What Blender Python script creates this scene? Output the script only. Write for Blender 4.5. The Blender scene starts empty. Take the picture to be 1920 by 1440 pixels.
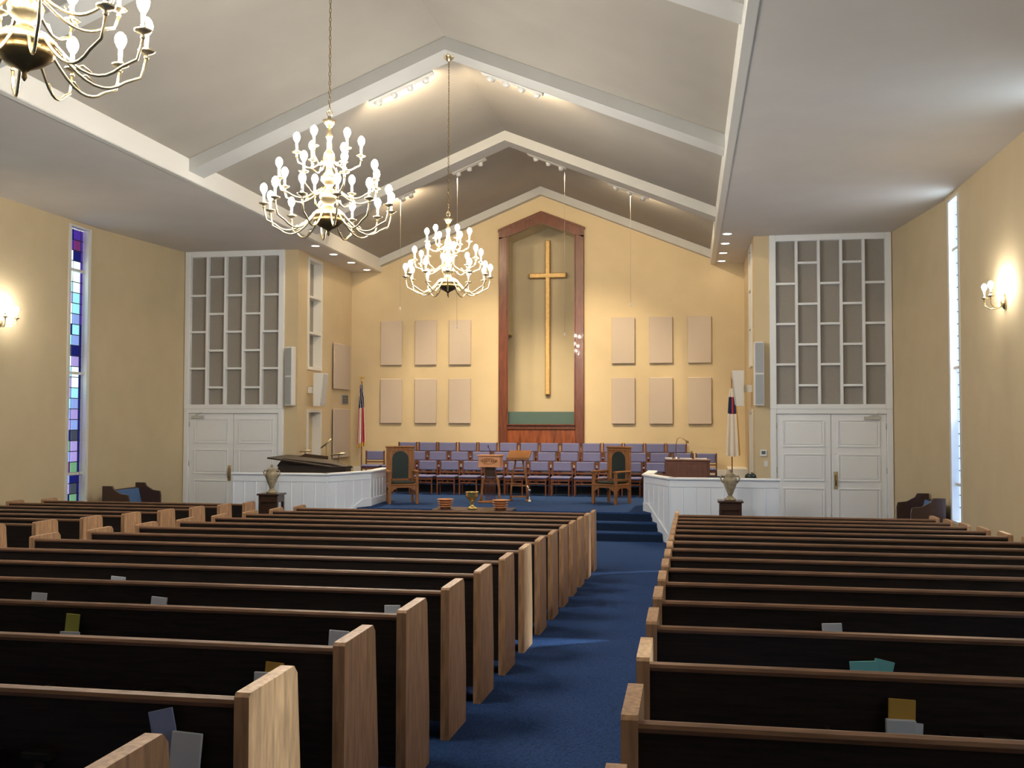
import bpy, bmesh, math, random
from mathutils import Vector, Matrix
random.seed(7)
R = math.radians
scn = bpy.context.scene
C = scn.collection
EZ = 2.28                      # eye height above the flat floor at the front
S = 0.0412                     # the nave floor falls this much per metre towards the front

# ---------------------------------------------------------------- camera
cam = bpy.data.cameras.new('camera')
cam.sensor_width = 36.0
cam.lens = 1885.0 / 1920.0 * 36.0
cam.clip_start = 0.05
camo = bpy.data.objects.new('camera', cam)
C.objects.link(camo)
psi, th, rl = R(9.972), R(2.002), R(0.117)
f = Vector((-math.sin(psi) * math.cos(th), math.cos(psi) * math.cos(th), math.sin(th)))
r = Vector((math.cos(psi), math.sin(psi), 0))
u = r.cross(f)
r, u = r * math.cos(rl) + u * math.sin(rl), u * math.cos(rl) - r * math.sin(rl)
m = Matrix((r, u, -f)).transposed().to_4x4()
m.translation = Vector((0, 0, EZ))
camo.matrix_world = m
scn.camera = camo

# ---------------------------------------------------------------- world, sun, exposure
scn.view_settings.view_transform = 'Standard'
scn.view_settings.look = 'None'
scn.view_settings.gamma = 1.0
scn.view_settings.use_curve_mapping = False
scn.view_settings.exposure = 0.12
scn.cycles.max_bounces = 5
scn.cycles.diffuse_bounces = 4
scn.cycles.glossy_bounces = 2
scn.cycles.transparent_max_bounces = 6
scn.cycles.caustics_reflective = False
scn.cycles.caustics_refractive = False
scn.cycles.adaptive_threshold = 0.05
w = bpy.data.worlds.new('world')
scn.world = w
w.use_nodes = True
w.node_tree.nodes['Background'].inputs[0].default_value = (0.72, 0.86, 1.0, 1)
w.node_tree.nodes['Background'].inputs[1].default_value = 2.6
w.cycles.sampling_method = 'NONE'
sun = bpy.data.lights.new('sun', 'SUN')
sun.energy = 24.0
sun.angle = R(4)
sun.color = (1.0, 0.93, 0.80)
suno = bpy.data.objects.new('sun', sun)
C.objects.link(suno)
suno.rotation_euler = Vector((-1, -0.62, -0.72)).to_track_quat('-Z', 'Y').to_euler()
suno.location = (12, 24, 10)
WARM = (1.0, 0.78, 0.50)
P_BULB = 240.0          # emission of the candle bulbs
P_SPOT = 380.0          # soffit downlights, watts
P_TRACK = 330.0        # chancel track heads, watts
P_UP = 60.0            # ceiling-washing track heads, watts

# ---------------------------------------------------------------- materials
MATS = {}


def mat(name, col, rough=0.6, metal=0.0, noise=0.0, scale=8.0, bump=0.0, spec=0.5, stretch=None, col2=None, coat=0.0):
    if name in MATS:
        return MATS[name]
    mt = bpy.data.materials.new(name)
    mt.use_nodes = True
    nt = mt.node_tree
    b = nt.nodes['Principled BSDF']
    b.inputs['Base Color'].default_value = (*col, 1)
    b.inputs['Roughness'].default_value = rough
    b.inputs['Metallic'].default_value = metal
    b.inputs['Specular IOR Level'].default_value = spec
    b.inputs['Coat Weight'].default_value = coat
    if noise or bump or col2:
        tc = nt.nodes.new('ShaderNodeTexCoord')
        mp = nt.nodes.new('ShaderNodeMapping')
        mp.inputs['Scale'].default_value = stretch or (1, 1, 1)
        nz = nt.nodes.new('ShaderNodeTexNoise')
        nz.inputs['Scale'].default_value = scale
        nz.inputs['Detail'].default_value = 4
        nt.links.new(tc.outputs['Object'], mp.inputs['Vector'])
        nt.links.new(mp.outputs['Vector'], nz.inputs['Vector'])
        if noise or col2:
            rp = nt.nodes.new('ShaderNodeValToRGB')
            c1 = tuple(max(0, c * (1 - noise)) for c in col)
            c2 = col2 or tuple(min(1, c * (1 + noise)) for c in col)
            rp.color_ramp.elements[0].position = 0.3
            rp.color_ramp.elements[1].position = 0.7
            rp.color_ramp.elements[0].color = (*c1, 1)
            rp.color_ramp.elements[1].color = (*c2, 1)
            nt.links.new(nz.outputs['Fac'], rp.inputs['Fac'])
            nt.links.new(rp.outputs['Color'], b.inputs['Base Color'])
        if bump:
            bp = nt.nodes.new('ShaderNodeBump')
            bp.inputs['Strength'].default_value = bump
            bp.inputs['Distance'].default_value = 0.01
            nt.links.new(nz.outputs['Fac'], bp.inputs['Height'])
            nt.links.new(bp.outputs['Normal'], b.inputs['Normal'])
    MATS[name] = mt
    return mt


def emat(name, col, strength):
    mt = bpy.data.materials.new(name)
    mt.use_nodes = True
    nt = mt.node_tree
    nt.nodes.remove(nt.nodes['Principled BSDF'])
    e = nt.nodes.new('ShaderNodeEmission')
    e.inputs[0].default_value = (*col, 1)
    e.inputs[1].default_value = strength
    nt.links.new(e.outputs[0], nt.nodes['Material Output'].inputs[0])
    MATS[name] = mt
    return mt


def glassmat(name, tint, glow, clear=0.55):
    """Coloured window glass: lets daylight through, tinted, and glows a little as diffusing glass does."""
    mt = bpy.data.materials.new(name)
    mt.use_nodes = True
    nt = mt.node_tree
    nt.nodes.remove(nt.nodes['Principled BSDF'])
    t = nt.nodes.new('ShaderNodeBsdfTransparent')
    t.inputs[0].default_value = (*tint, 1)
    e = nt.nodes.new('ShaderNodeEmission')
    e.inputs[0].default_value = (*tint, 1)
    e.inputs[1].default_value = glow
    nz = nt.nodes.new('ShaderNodeTexNoise')
    nz.inputs['Scale'].default_value = 9
    mr = nt.nodes.new('ShaderNodeMapRange')
    mr.inputs[3].default_value = glow * 0.65
    mr.inputs[4].default_value = glow * 1.35
    nt.links.new(nz.outputs['Fac'], mr.inputs[0])
    nt.links.new(mr.outputs[0], e.inputs[1])
    mx = nt.nodes.new('ShaderNodeMixShader')
    mx.inputs[0].default_value = 1 - clear
    nt.links.new(t.outputs[0], mx.inputs[1])
    nt.links.new(e.outputs[0], mx.inputs[2])
    nt.links.new(mx.outputs[0], nt.nodes['Material Output'].inputs[0])
    MATS[name] = mt
    return mt


WALL = mat('wall_paint', (0.67, 0.548, 0.352), 0.85, noise=0.03, scale=2, spec=0.2)
BEAM = mat('beam_paint', (0.54, 0.545, 0.535), 0.6, noise=0.03, scale=2)
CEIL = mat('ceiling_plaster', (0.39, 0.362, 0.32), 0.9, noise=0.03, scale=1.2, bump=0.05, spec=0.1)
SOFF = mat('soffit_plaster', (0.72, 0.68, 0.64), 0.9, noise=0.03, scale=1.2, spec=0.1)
TRIM = mat('white_trim_paint', (0.78, 0.77, 0.73), 0.45)
DOORW = mat('white_door_paint', (0.88, 0.91, 0.95), 0.4)
RAILW_COOL = mat('white_rail_cool_light', (0.84, 0.90, 0.99), 0.4)  # white paint; cool daylight on the rails is put into its colour
CARPET = mat('blue_carpet', (0.025, 0.060, 0.172), 0.95, noise=0.35, scale=55, bump=0.5, spec=0.1)
PEW_SHADED = mat('pew_wood_shaded', (0.019, 0.012, 0.009), 0.6, noise=0.35, scale=5, stretch=(1.2, 14, 14), spec=0.25)  # shade of the pew backs is put into the colour; ends stay lighter
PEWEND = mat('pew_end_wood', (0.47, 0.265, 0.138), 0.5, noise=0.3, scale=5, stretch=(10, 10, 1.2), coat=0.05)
CUSH = mat('pew_cushion_fabric', (0.10, 0.20, 0.42), 0.9, noise=0.2, scale=60)
MAHO = mat('mahogany', (0.145, 0.043, 0.021), 0.3, noise=0.35, scale=4, stretch=(9, 9, 1.0), coat=0.3)
MAHOL = mat('mahogany_lower_panel', (0.24, 0.065, 0.022), 0.28, noise=0.45, scale=3, stretch=(5, 5, 0.8), coat=0.3)
OAK = mat('golden_oak', (0.30, 0.125, 0.040), 0.4, noise=0.3, scale=5, stretch=(8, 8, 1), coat=0.2)
OAKL = mat('pale_oak', (0.72, 0.34, 0.17), 0.4, noise=0.2, scale=5, stretch=(1, 8, 8))
DKWOOD = mat('dark_walnut', (0.055, 0.024, 0.013), 0.35, noise=0.3, scale=6, stretch=(1, 9, 9), coat=0.3)
PIANO = mat('black_brown_lacquer', (0.022, 0.012, 0.009), 0.5, noise=0.2, scale=4)
ORGAN = mat('organ_walnut', (0.145, 0.055, 0.036), 0.45, noise=0.2, scale=4, stretch=(6, 6, 1))
CHWOOD = mat('chair_wood', (0.16, 0.055, 0.028), 0.35, noise=0.2, scale=8)
CHFAB = mat('chair_fabric', (0.165, 0.172, 0.330), 0.9, noise=0.18, scale=90, bump=0.2)
LEATHER = mat('dark_green_leather', (0.018, 0.032, 0.030), 0.4, noise=0.2, scale=30)
BRASS = mat('polished_brass', (0.86, 0.70, 0.42), 0.28, 1.0)
BRASSD = mat('aged_brass', (0.28, 0.19, 0.08), 0.4, 1.0)
GOLD = mat('gold_leaf', (0.66, 0.44, 0.17), 0.45, 0.35, noise=0.15, scale=12)
GOLDE = mat('gold_edge', (0.30, 0.17, 0.06), 0.5, 0.2)
PANEL = mat('acoustic_fabric', (0.57, 0.485, 0.41), 0.95, noise=0.08, scale=120, bump=0.15, spec=0.1)
SCREEN = mat('grille_cloth', (0.34, 0.315, 0.285), 0.95, noise=0.12, scale=150, bump=0.2, spec=0.1)
GREYSP = mat('speaker_grille', (0.40, 0.43, 0.46), 0.6, noise=0.1, scale=140)
WHITEP = mat('white_plastic', (0.80, 0.80, 0.78), 0.4)
DARKP = mat('dark_plastic', (0.03, 0.03, 0.032), 0.5)
CHROME = mat('chrome', (0.85, 0.85, 0.85), 0.15, 1.0)
STONE = mat('urn_stone', (0.34, 0.285, 0.19), 0.8, noise=0.4, scale=14, bump=0.3)
IVORY = mat('candle_sleeve', (0.85, 0.80, 0.66), 0.5)
BULB = emat('candle_bulb_glow', (1.0, 0.93, 0.81), P_BULB)
LAMPF = emat('lamp_face_glow', (1.0, 0.86, 0.66), 14.0)
LAMPF.cycles.emission_sampling = 'NONE'      # the spot in each lamp does the lighting
TEAL = mat('teal_glass', (0.10, 0.165, 0.155), 0.15, spec=0.6)
PAPER = mat('paper_white', (0.66, 0.68, 0.74), 0.8)
PAPERB = mat('paper_blue', (0.30, 0.36, 0.60), 0.8)
PAPERT = mat('paper_teal', (0.20, 0.56, 0.56), 0.8)
PAPERY = mat('paper_yellow', (0.55, 0.32, 0.06), 0.8)
PAPERG = mat('paper_olive', (0.42, 0.40, 0.08), 0.8)
FRED = mat('flag_red', (0.50, 0.05, 0.09), 0.85)
FWHITE = mat('flag_white', (0.80, 0.76, 0.70), 0.85)
FBLUE = mat('flag_blue', (0.02, 0.03, 0.10), 0.85)
FGOLD = mat('flag_gold_fringe', (0.62, 0.38, 0.10), 0.7)
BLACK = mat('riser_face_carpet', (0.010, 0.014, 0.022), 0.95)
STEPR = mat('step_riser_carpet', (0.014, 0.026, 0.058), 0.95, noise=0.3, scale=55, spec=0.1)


# ---------------------------------------------------------------- mesh helpers
class MB:
    def __init__(s):
        s.v, s.f, s.mi, s.sm = [], [], [], []

    def add(s, vs, fs, mi=0, smooth=False):
        o = len(s.v)
        s.v += [tuple(x) for x in vs]
        for q in fs:
            s.f.append([o + k for k in q])
            s.mi.append(mi)
            s.sm.append(smooth)
        return s

    def box(s, x0, x1, y0, y1, z0, z1, mi=0):
        vs = [(x, y, z) for z in (z0, z1) for y in (y0, y1) for x in (x0, x1)]
        return s.add(vs, [(0, 2, 3, 1), (4, 5, 7, 6), (0, 1, 5, 4), (2, 6, 7, 3), (0, 4, 6, 2), (1, 3, 7, 5)], mi)

    def cbox(s, x0, x1, y0, y1, z0, z1, c=0.01, mi=0):
        """box with chamfered edges"""
        bm = bmesh.new()
        bmesh.ops.create_cube(bm, size=1.0)
        for v in bm.verts:
            v.co = Vector(((x0 + x1) / 2 + v.co.x * (x1 - x0), (y0 + y1) / 2 + v.co.y * (y1 - y0), (z0 + z1) / 2 + v.co.z * (z1 - z0)))
        bmesh.ops.bevel(bm, geom=list(bm.edges), offset=c, segments=1, affect='EDGES')
        s.bm(bm, mi)
        return s

    def bm(s, bm, mi=0, smooth=False):
        bm.verts.index_update()
        s.add([v.co[:] for v in bm.verts], [[v.index for v in q.verts] for q in bm.faces], mi, smooth)
        bm.free()
        return s

    def prism(s, pts, a, b, axis='Y', mi=0):
        """polygon pts (2D) extruded from a to b along an axis: X:(y,z) Y:(x,z) Z:(x,y)"""
        def p(q, t):
            return {'X': (t, q[0], q[1]), 'Y': (q[0], t, q[1]), 'Z': (q[0], q[1], t)}[axis]
        n = len(pts)
        vs = [p(q, a) for q in pts] + [p(q, b) for q in pts]
        fs = [list(range(n)), list(range(2 * n - 1, n - 1, -1))] + [[(k + 1) % n, k, n + k, n + (k + 1) % n] for k in range(n)]
        return s.add(vs, fs, mi)

    def lathe(s, prof, n=16, c=(0, 0, 0), mi=0, smooth=True, caps=True):
        vs, fs = [], []
        for rr, z in prof:
            for k in range(n):
                t = 2 * math.pi * k / n
                vs.append((c[0] + rr * math.cos(t), c[1] + rr * math.sin(t), c[2] + z))
        for j in range(len(prof) - 1):
            for k in range(n):
                fs.append((j * n + k, j * n + (k + 1) % n, (j + 1) * n + (k + 1) % n, (j + 1) * n + k))
        if caps:
            fs.append(list(range(n - 1, -1, -1)))
            fs.append([(len(prof) - 1) * n + k for k in range(n)])
        return s.add(vs, fs, mi, smooth)

    def tube(s, path, rad, n=6, mi=0, closed=False):
        path = [Vector(p) for p in path]
        rads = rad if isinstance(rad, (list, tuple)) else [rad] * len(path)
        vs, fs = [], []
        L = len(path)
        up = None
        for i, p in enumerate(path):
            a = path[(i - 1) % L] if (i > 0 or closed) else p
            b = path[(i + 1) % L] if (i < L - 1 or closed) else p
            t = (b - a).normalized()
            if up is None:
                up = Vector((0, 0, 1)) if abs(t.z) < 0.9 else Vector((1, 0, 0))
            x = t.cross(up).normalized()
            y = x.cross(t).normalized()
            up = y
            for k in range(n):
                q = 2 * math.pi * k / n
                vs.append(p + (x * math.cos(q) + y * math.sin(q)) * rads[i])
        for i in range(L if closed else L - 1):
            for k in range(n):
                j = (i + 1) % L
                fs.append((i * n + k, i * n + (k + 1) % n, j * n + (k + 1) % n, j * n + k))
        if not closed:
            fs.append(list(range(n - 1, -1, -1)))
            fs.append([(L - 1) * n + k for k in range(n)])
        return s.add(vs, fs, mi, True)

    def bar(s, a, b, w, h, mi=0):
        """square bar from a to b, w across, h high"""
        a, b = Vector(a), Vector(b)
        t = (b - a).normalized()
        up = Vector((0, 0, 1)) if abs(t.z) < 0.95 else Vector((0, 1, 0))
        x = t.cross(up).normalized()
        y = x.cross(t).normalized()
        vs = [p + x * sx * w / 2 + y * sy * h / 2 for p in (a, b) for sx, sy in ((-1, -1), (1, -1), (1, 1), (-1, 1))]
        return s.add(vs, [(0, 1, 2, 3), (7, 6, 5, 4), (0, 4, 5, 1), (1, 5, 6, 2), (2, 6, 7, 3), (3, 7, 4, 0)], mi)

    def mesh(s, name, mats):
        me = bpy.data.meshes.new(name)
        me.from_pydata(s.v, [], s.f)
        for m_ in (mats if isinstance(mats, (list, tuple)) else [mats]):
            me.materials.append(m_)
        me.polygons.foreach_set('material_index', s.mi)
        me.polygons.foreach_set('use_smooth', s.sm)
        bm = bmesh.new()
        bm.from_mesh(me)
        bmesh.ops.recalc_face_normals(bm, faces=bm.faces)
        bm.to_mesh(me)
        bm.free()
        me.update()
        return me

    def build(s, name, mats, parent=None, loc=(0, 0, 0), rot=(0, 0, 0)):
        return inst(s.mesh(name, mats), name, parent, loc, rot)


def inst(me, name, parent=None, loc=(0, 0, 0), rot=(0, 0, 0)):
    o = bpy.data.objects.new(name, me)
    C.objects.link(o)
    o.parent = parent
    o.location = loc
    o.rotation_euler = rot
    return o


def tag(o, label=None, cat=None, group=None, kind=None):
    if label:
        o['label'] = label
    if cat:
        o['category'] = cat
    if group:
        o['group'] = group
    if kind:
        o['kind'] = kind
    return o


def thing(name, label, cat, loc=(0, 0, 0), rz=0, group=None, kind=None):
    o = bpy.data.objects.new(name, None)
    o.empty_display_size = 0.1
    C.objects.link(o)
    o.location = loc
    o.rotation_euler = (0, 0, rz)
    return tag(o, label, cat, group, kind)


def struct(name, loc=(0, 0, 0), rz=0):
    o = bpy.data.objects.new(name, None)
    C.objects.link(o)
    o.location = loc
    o.rotation_euler = (0, 0, rz)
    o['kind'] = 'structure'
    return o


def sbuild(mb, name, mats):
    o = mb.build(name, mats)
    o['kind'] = 'structure'
    return o


def fl(y):
    return 0.68 - S * y if y < 16.5 else 0.0


def spot(name, loc, target, watts, size=60, blend=0.6, rad=0.05, col=WARM, parent=None):
    l = bpy.data.lights.new(name, 'SPOT')
    l.energy = watts
    l.spot_size = R(size)
    l.spot_blend = blend
    l.shadow_soft_size = rad
    l.color = col
    o = bpy.data.objects.new(name, l)
    C.objects.link(o)
    o.location = loc
    o.rotation_euler = (Vector(target) - Vector(loc)).to_track_quat('-Z', 'Y').to_euler()
    return o


ORD = ['first', 'second', 'third', 'fourth', 'fifth', 'sixth', 'seventh', 'eighth', 'ninth', 'tenth', 'eleventh', 'twelfth',
       'thirteenth', 'fourteenth', 'fifteenth', 'sixteenth']

# ================================================================ ROOM SHELL
X0 = -3.665                       # axis of the building
XL, XR = -11.72, 4.39             # nave side walls
XLN, XRN = -8.68, 1.35            # chancel side walls
YW, YD = 25.11, 21.46             # front wall, door walls
ZS = 6.11                         # soffit height
YB = -5.0                         # rear wall
ZR, ZE, HW = 8.15, 6.44, 4.20     # ridge, ceiling edge at fascia, half width of the raised ceiling
PZ = 0.49                         # platform height
WIN = [17.8, 12.35, 6.85, 1.4]     # window centres along both side walls
WH = 0.31                         # half width of a window opening

# floor
mb = MB()
ys = [YB, 16.5, YW + 0.3]
mb.add([(-12.2, YB, fl(YB)), (5.0, YB, fl(YB)), (5.0, 16.5, 0), (-12.2, 16.5, 0), (5.0, 26, 0), (-12.2, 26, 0)], [(0, 1, 2, 3), (3, 2, 4, 5)])
mb.add([(-12.2, YB, -0.4), (5.0, YB, -0.4), (5.0, 26, -0.4), (-12.2, 26, -0.4)], [(3, 2, 1, 0)])
sbuild(mb, 'floor', CARPET)


def side_wall(name, xf, xo):
    mb = MB()
    edges = [YB]
    for c in sorted(WIN):
        edges += [c - WH, c + WH]
    edges.append(18.35)
    for a, b in zip(edges[0::2], edges[1::2]):
        mb.box(min(xf, xo), max(xf, xo), a, b, -0.3, ZS)
    for c in WIN:
        mb.box(min(xf, xo), max(xf, xo), c - WH, c + WH, -0.3, 0.55)
        mb.box(min(xf, xo), max(xf, xo), c - WH, c + WH, 6.03, ZS)
    return sbuild(mb, name, WALL)


side_wall('wall_left', XL, XL - 0.32)
side_wall('wall_right', XR, XR + 0.32)
for nm, a, b, o in (('wall_left_front', (XL - 0.03, 18.35), (-11.42, YD), -0.3), ('wall_right_front', (XR + 0.03, 18.35), (4.09, YD), 0.3)):
    mb = MB().prism([a, b, (b[0] + o, b[1]), (a[0] + o, a[1])], -0.3, ZS, 'Z')
    sbuild(mb, nm, WALL)
# walls beside the doors, and the chancel side walls
sbuild(MB().box(-11.9, -11.41, YD, YD + 0.25, -0.3, ZS).box(-9.0, XLN, YD, YD + 0.25, -0.3, ZS).box(-11.41, -9.0, YD + 0.2, YD + 0.25, -0.3, ZS), 'wall_door_left', WALL)
sbuild(MB().box(4.08, 4.6, YD, YD + 0.25, -0.3, ZS).box(XRN, 1.66, YD, YD + 0.25, -0.3, ZS).box(1.66, 4.08, YD + 0.2, YD + 0.25, -0.3, ZS), 'wall_door_right', WALL)


def chancel_wall(name, xf, xo):
    mb = MB()
    a, b = min(xf, xo), max(xf, xo)
    mb.box(a, b, YD + 0.25, 22.02, -0.3, ZS).box(a, b, 22.92, YW + 0.3, -0.3, ZS)
    mb.box(a, b, 22.02, 22.92, 2.50, 3.42).box(a, b, 22.02, 22.92, 6.04, ZS)
    bk = xo - 0.06 if xo < xf else xo
    mb.box(bk, bk + 0.06, 22.02, 22.92, -0.3, ZS)
    return sbuild(mb, name, WALL)


chancel_wall('wall_chancel_left', XLN, XLN - 0.26)
chancel_wall('wall_chancel_right', XRN, XRN + 0.26)
sbuild(MB().box(-12.1, 4.8, YB - 0.2, YB, -0.4, 8.6), 'wall_rear', WALL)


def zc(x):
    return ZR - (ZR - ZE) * abs(x - X0) / HW


# front wall with the pentagonal niche opening
NL, NR, NZ, NA, NB = X0 - 0.97, X0 + 0.97, 6.98, 7.36, 2.05
mb = MB()
mb.prism([(-9.0, 0), (NL, 0), (NL, zc(NL) + 0.1), (X0 - HW - 0.1, ZE + 0.1), (-9.0, ZE)], YW, YW + 0.2)
mb.prism([(NR, 0), (1.7, 0), (1.7, ZE), (X0 + HW + 0.1, ZE + 0.1), (NR, zc(NR) + 0.1)], YW, YW + 0.2)
mb.prism([(NL, NZ), (X0, NA), (X0, zc(X0) + 0.1), (NL, zc(NL) + 0.1)], YW, YW + 0.2)
mb.prism([(X0, NA), (NR, NZ), (NR, zc(NR) + 0.1), (X0, zc(X0) + 0.1)], YW, YW + 0.2)
mb.box(NL, NR, YW, YW + 0.2, 0, NB)
sbuild(mb, 'wall_front', WALL)
# niche behind the opening: back wall, right side wall, hanging left side wall with a passage below it
YN = 26.38
mb = MB()
mb.box(-6.6, NR + 0.2, YN, YN + 0.15, 1.2, 7.9)
mb.box(NR, NR + 0.15, YW + 0.2, YN, 1.2, 7.9)
mb.box(NL - 0.15, NL + 0.01, YW + 0.2, YN, 4.50, 7.9)
mb.prism([(NL - 0.15, 6.92), (X0, 7.37), (NR + 0.15, 6.92), (NR + 0.15, 7.9), (NL - 0.15, 7.9)], YW + 0.2, YN)
mb.box(-6.6, NL - 0.15, YW + 0.2, YN, 4.5, 4.65)
mb.box(-6.75, -6.6, YW + 0.2, YN + 0.15, 1.2, 4.65)
mb.box(-6.75, NR + 0.15, YW + 0.2, YN + 0.15, 1.1, 1.2)
sbuild(mb, 'wall_niche', mat('niche_paint', (0.60, 0.52, 0.36), 0.85, noise=0.03, scale=2, spec=0.2))

# raised ceiling, soffits, fascias, beams
mb = MB()
for sx in (-1, 1):
    e = X0 + sx * (HW + 0.12)
    mb.add([(X0, YB, ZR), (e, YB, zc(e)), (e, YW + 0.2, zc(e)), (X0, YW + 0.2, ZR)], [(0, 1, 2, 3)])
    mb.add([(X0, YB, ZR + 0.3), (e, YB, zc(e) + 0.3), (e, YW + 0.2, zc(e) + 0.3), (X0, YW + 0.2, ZR + 0.3)], [(3, 2, 1, 0)])
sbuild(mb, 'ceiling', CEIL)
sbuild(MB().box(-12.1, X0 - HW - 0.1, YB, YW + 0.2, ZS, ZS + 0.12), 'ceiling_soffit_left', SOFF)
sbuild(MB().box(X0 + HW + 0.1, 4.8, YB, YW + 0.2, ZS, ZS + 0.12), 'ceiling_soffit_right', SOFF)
for nm, sx in (('trim_1', -1), ('trim_2', 1)):
    e = X0 + sx * HW
    a, b = sorted((e, e + sx * 0.12))
    sbuild(MB().cbox(a, b, YB, YW, ZS - 0.012, ZE + 0.06, 0.012), nm, TRIM)
BEAMS = [(4.60, 5.10), (9.70, 10.20), (14.83, 15.33), (19.93, 20.43), (24.90, YW)]
for k, (a, b) in enumerate(BEAMS):
    mb = MB()
    d = 0.20
    for sx in (-1, 1):
        e = X0 + sx * HW
        mb.prism([(X0, ZR + 0.05), (e, ZE + 0.05), (e, ZE - d + 0.0), (X0, ZR - d)], a, b)
    sbuild(mb, 'trim_%d' % (k + 3), BEAM)

# ---------------------------------------------------------------- windows
GL = {
    'w': glassmat('glass_pale_aqua', (0.80, 0.97, 1.0), 1.9),
    'c': glassmat('glass_aqua', (0.45, 0.85, 0.98), 1.3),
    'b': glassmat('glass_sky_blue', (0.42, 0.55, 0.95), 1.0),
    'l': glassmat('glass_lilac', (0.60, 0.52, 0.92), 0.9),
    'v': glassmat('glass_violet', (0.20, 0.10, 0.62), 0.6),
    'd': glassmat('glass_deep_blue', (0.05, 0.06, 0.38), 0.5),
    'g': glassmat('glass_green', (0.35, 0.62, 0.42), 0.7),
    'r': glassmat('glass_wine', (0.42, 0.12, 0.40), 0.5),
    'k': glassmat('glass_smoky', (0.22, 0.26, 0.34), 0.4),
    'p': glassmat('glass_pearl', (0.93, 0.96, 1.0), 9.0),
    'q': glassmat('glass_pearl_aqua', (0.80, 0.92, 1.0), 6.5),
    's': glassmat('glass_pearl_blue', (0.55, 0.72, 1.0), 2.4),
}
for k_ in 'wcblvdgrk':
    GL[k_].cycles.emission_sampling = 'NONE'
ROWS = ['dv', 'vr', 'wd', 'ww', 'ww', 'cw', 'lc', 'wc', 'wb', 'dc', 'cb', 'kd', 'wl', 'cw', 'lw', 'lc', 'cb', 'bl', 'lb', 'dk',
        'gl', 'bl', 'rg', 'bd', 'lk', 'dg']
LEAD = mat('lead_came', (0.02, 0.02, 0.025), 0.6)


def window(n, xf, sx, yc, fine):
    """sx: +1 when the room lies on the +X side of the wall"""
    root = struct('window_%d' % n, (xf, yc, 0))
    xg = -sx * 0.115
    z0, z1 = 0.55, 6.03
    h = WH
    fr = MB()
    a, b = sorted((xg - sx * 0.02, sx * 0.015))
    fr.box(a, b, -h, -h + 0.035, z0, z1).box(a, b, h - 0.035, h, z0, z1)
    fr.box(a, b, -h, h, z0, z0 + 0.04).box(a, b, -h, h, z1 - 0.04, z1)
    # architrave on the wall face
    a2, b2 = sorted((0.0, sx * 0.02))
    fr.box(a2, b2, h - 0.005, h + 0.05, z0, z1)
    fr.box(a2, b2, -h - 0.05, -h + 0.005, z0, z1)
    fr.build('window_frame', TRIM, root)
    bars = [1.20, 3.16, 5.17]
    a, b = sorted((xg, xg + sx * 0.07))
    barm = MB().box(a, b, -h + 0.035, h - 0.035, -0.025, 0.025).mesh('transom_bar', TRIM)
    for zb in bars:
        inst(barm, 'transom_bar', root, (0, 0, zb))
    lead = MB()
    nrow = len(ROWS)
    zt, zb_ = z1 - 0.05, z0 + 0.05
    dz = (zt - zb_) / nrow
    a, b = sorted((xg - 0.006, xg + 0.006))
    cols = [(-h + 0.04, -0.045), (-0.033, 0.195), (0.207, h - 0.04)] if fine else [(-h + 0.04, h - 0.04)]
    for j, rw in enumerate(ROWS):
        za, zc_ = zt - dz * (j + 1) + 0.008, zt - dz * j - 0.008
        for k, (ya, yb) in enumerate(cols):
            if fine:
                key = rw[0] if k == 0 else rw[1] if k == 1 else ('v' if j < 9 else 'd') if sx > 0 else 's'
                if sx < 0 and k < 2:
                    key = 'p' if 4 < j < 14 else ('q' if j < 18 else 's')
            else:
                if j % 4:
                    continue
                za = zt - dz * min(nrow, j + 4) + 0.008
                key = 'c' if sx > 0 else 'q'
            MB().box(a, b, ya, yb, za, zc_).build('pane', GL[key], root)
    if fine:
        for j in range(1, nrow):
            lead.box(a - 0.002, b + 0.002, -h + 0.035, h - 0.035, zt - dz * j - 0.008, zt - dz * j + 0.008)
        lead.box(a - 0.002, b + 0.002, -0.045, -0.033, zb_, zt).box(a - 0.002, b + 0.002, 0.195, 0.207, zb_, zt)
        tag(lead.build('lead_strips', LEAD, root), kind='stuff')


n = 1
for k, yc in enumerate(WIN):
    window(n, XL, 1, yc, k == 0)
    window(n + 1, XR, -1, yc, k == 0)
    n += 2


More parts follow.
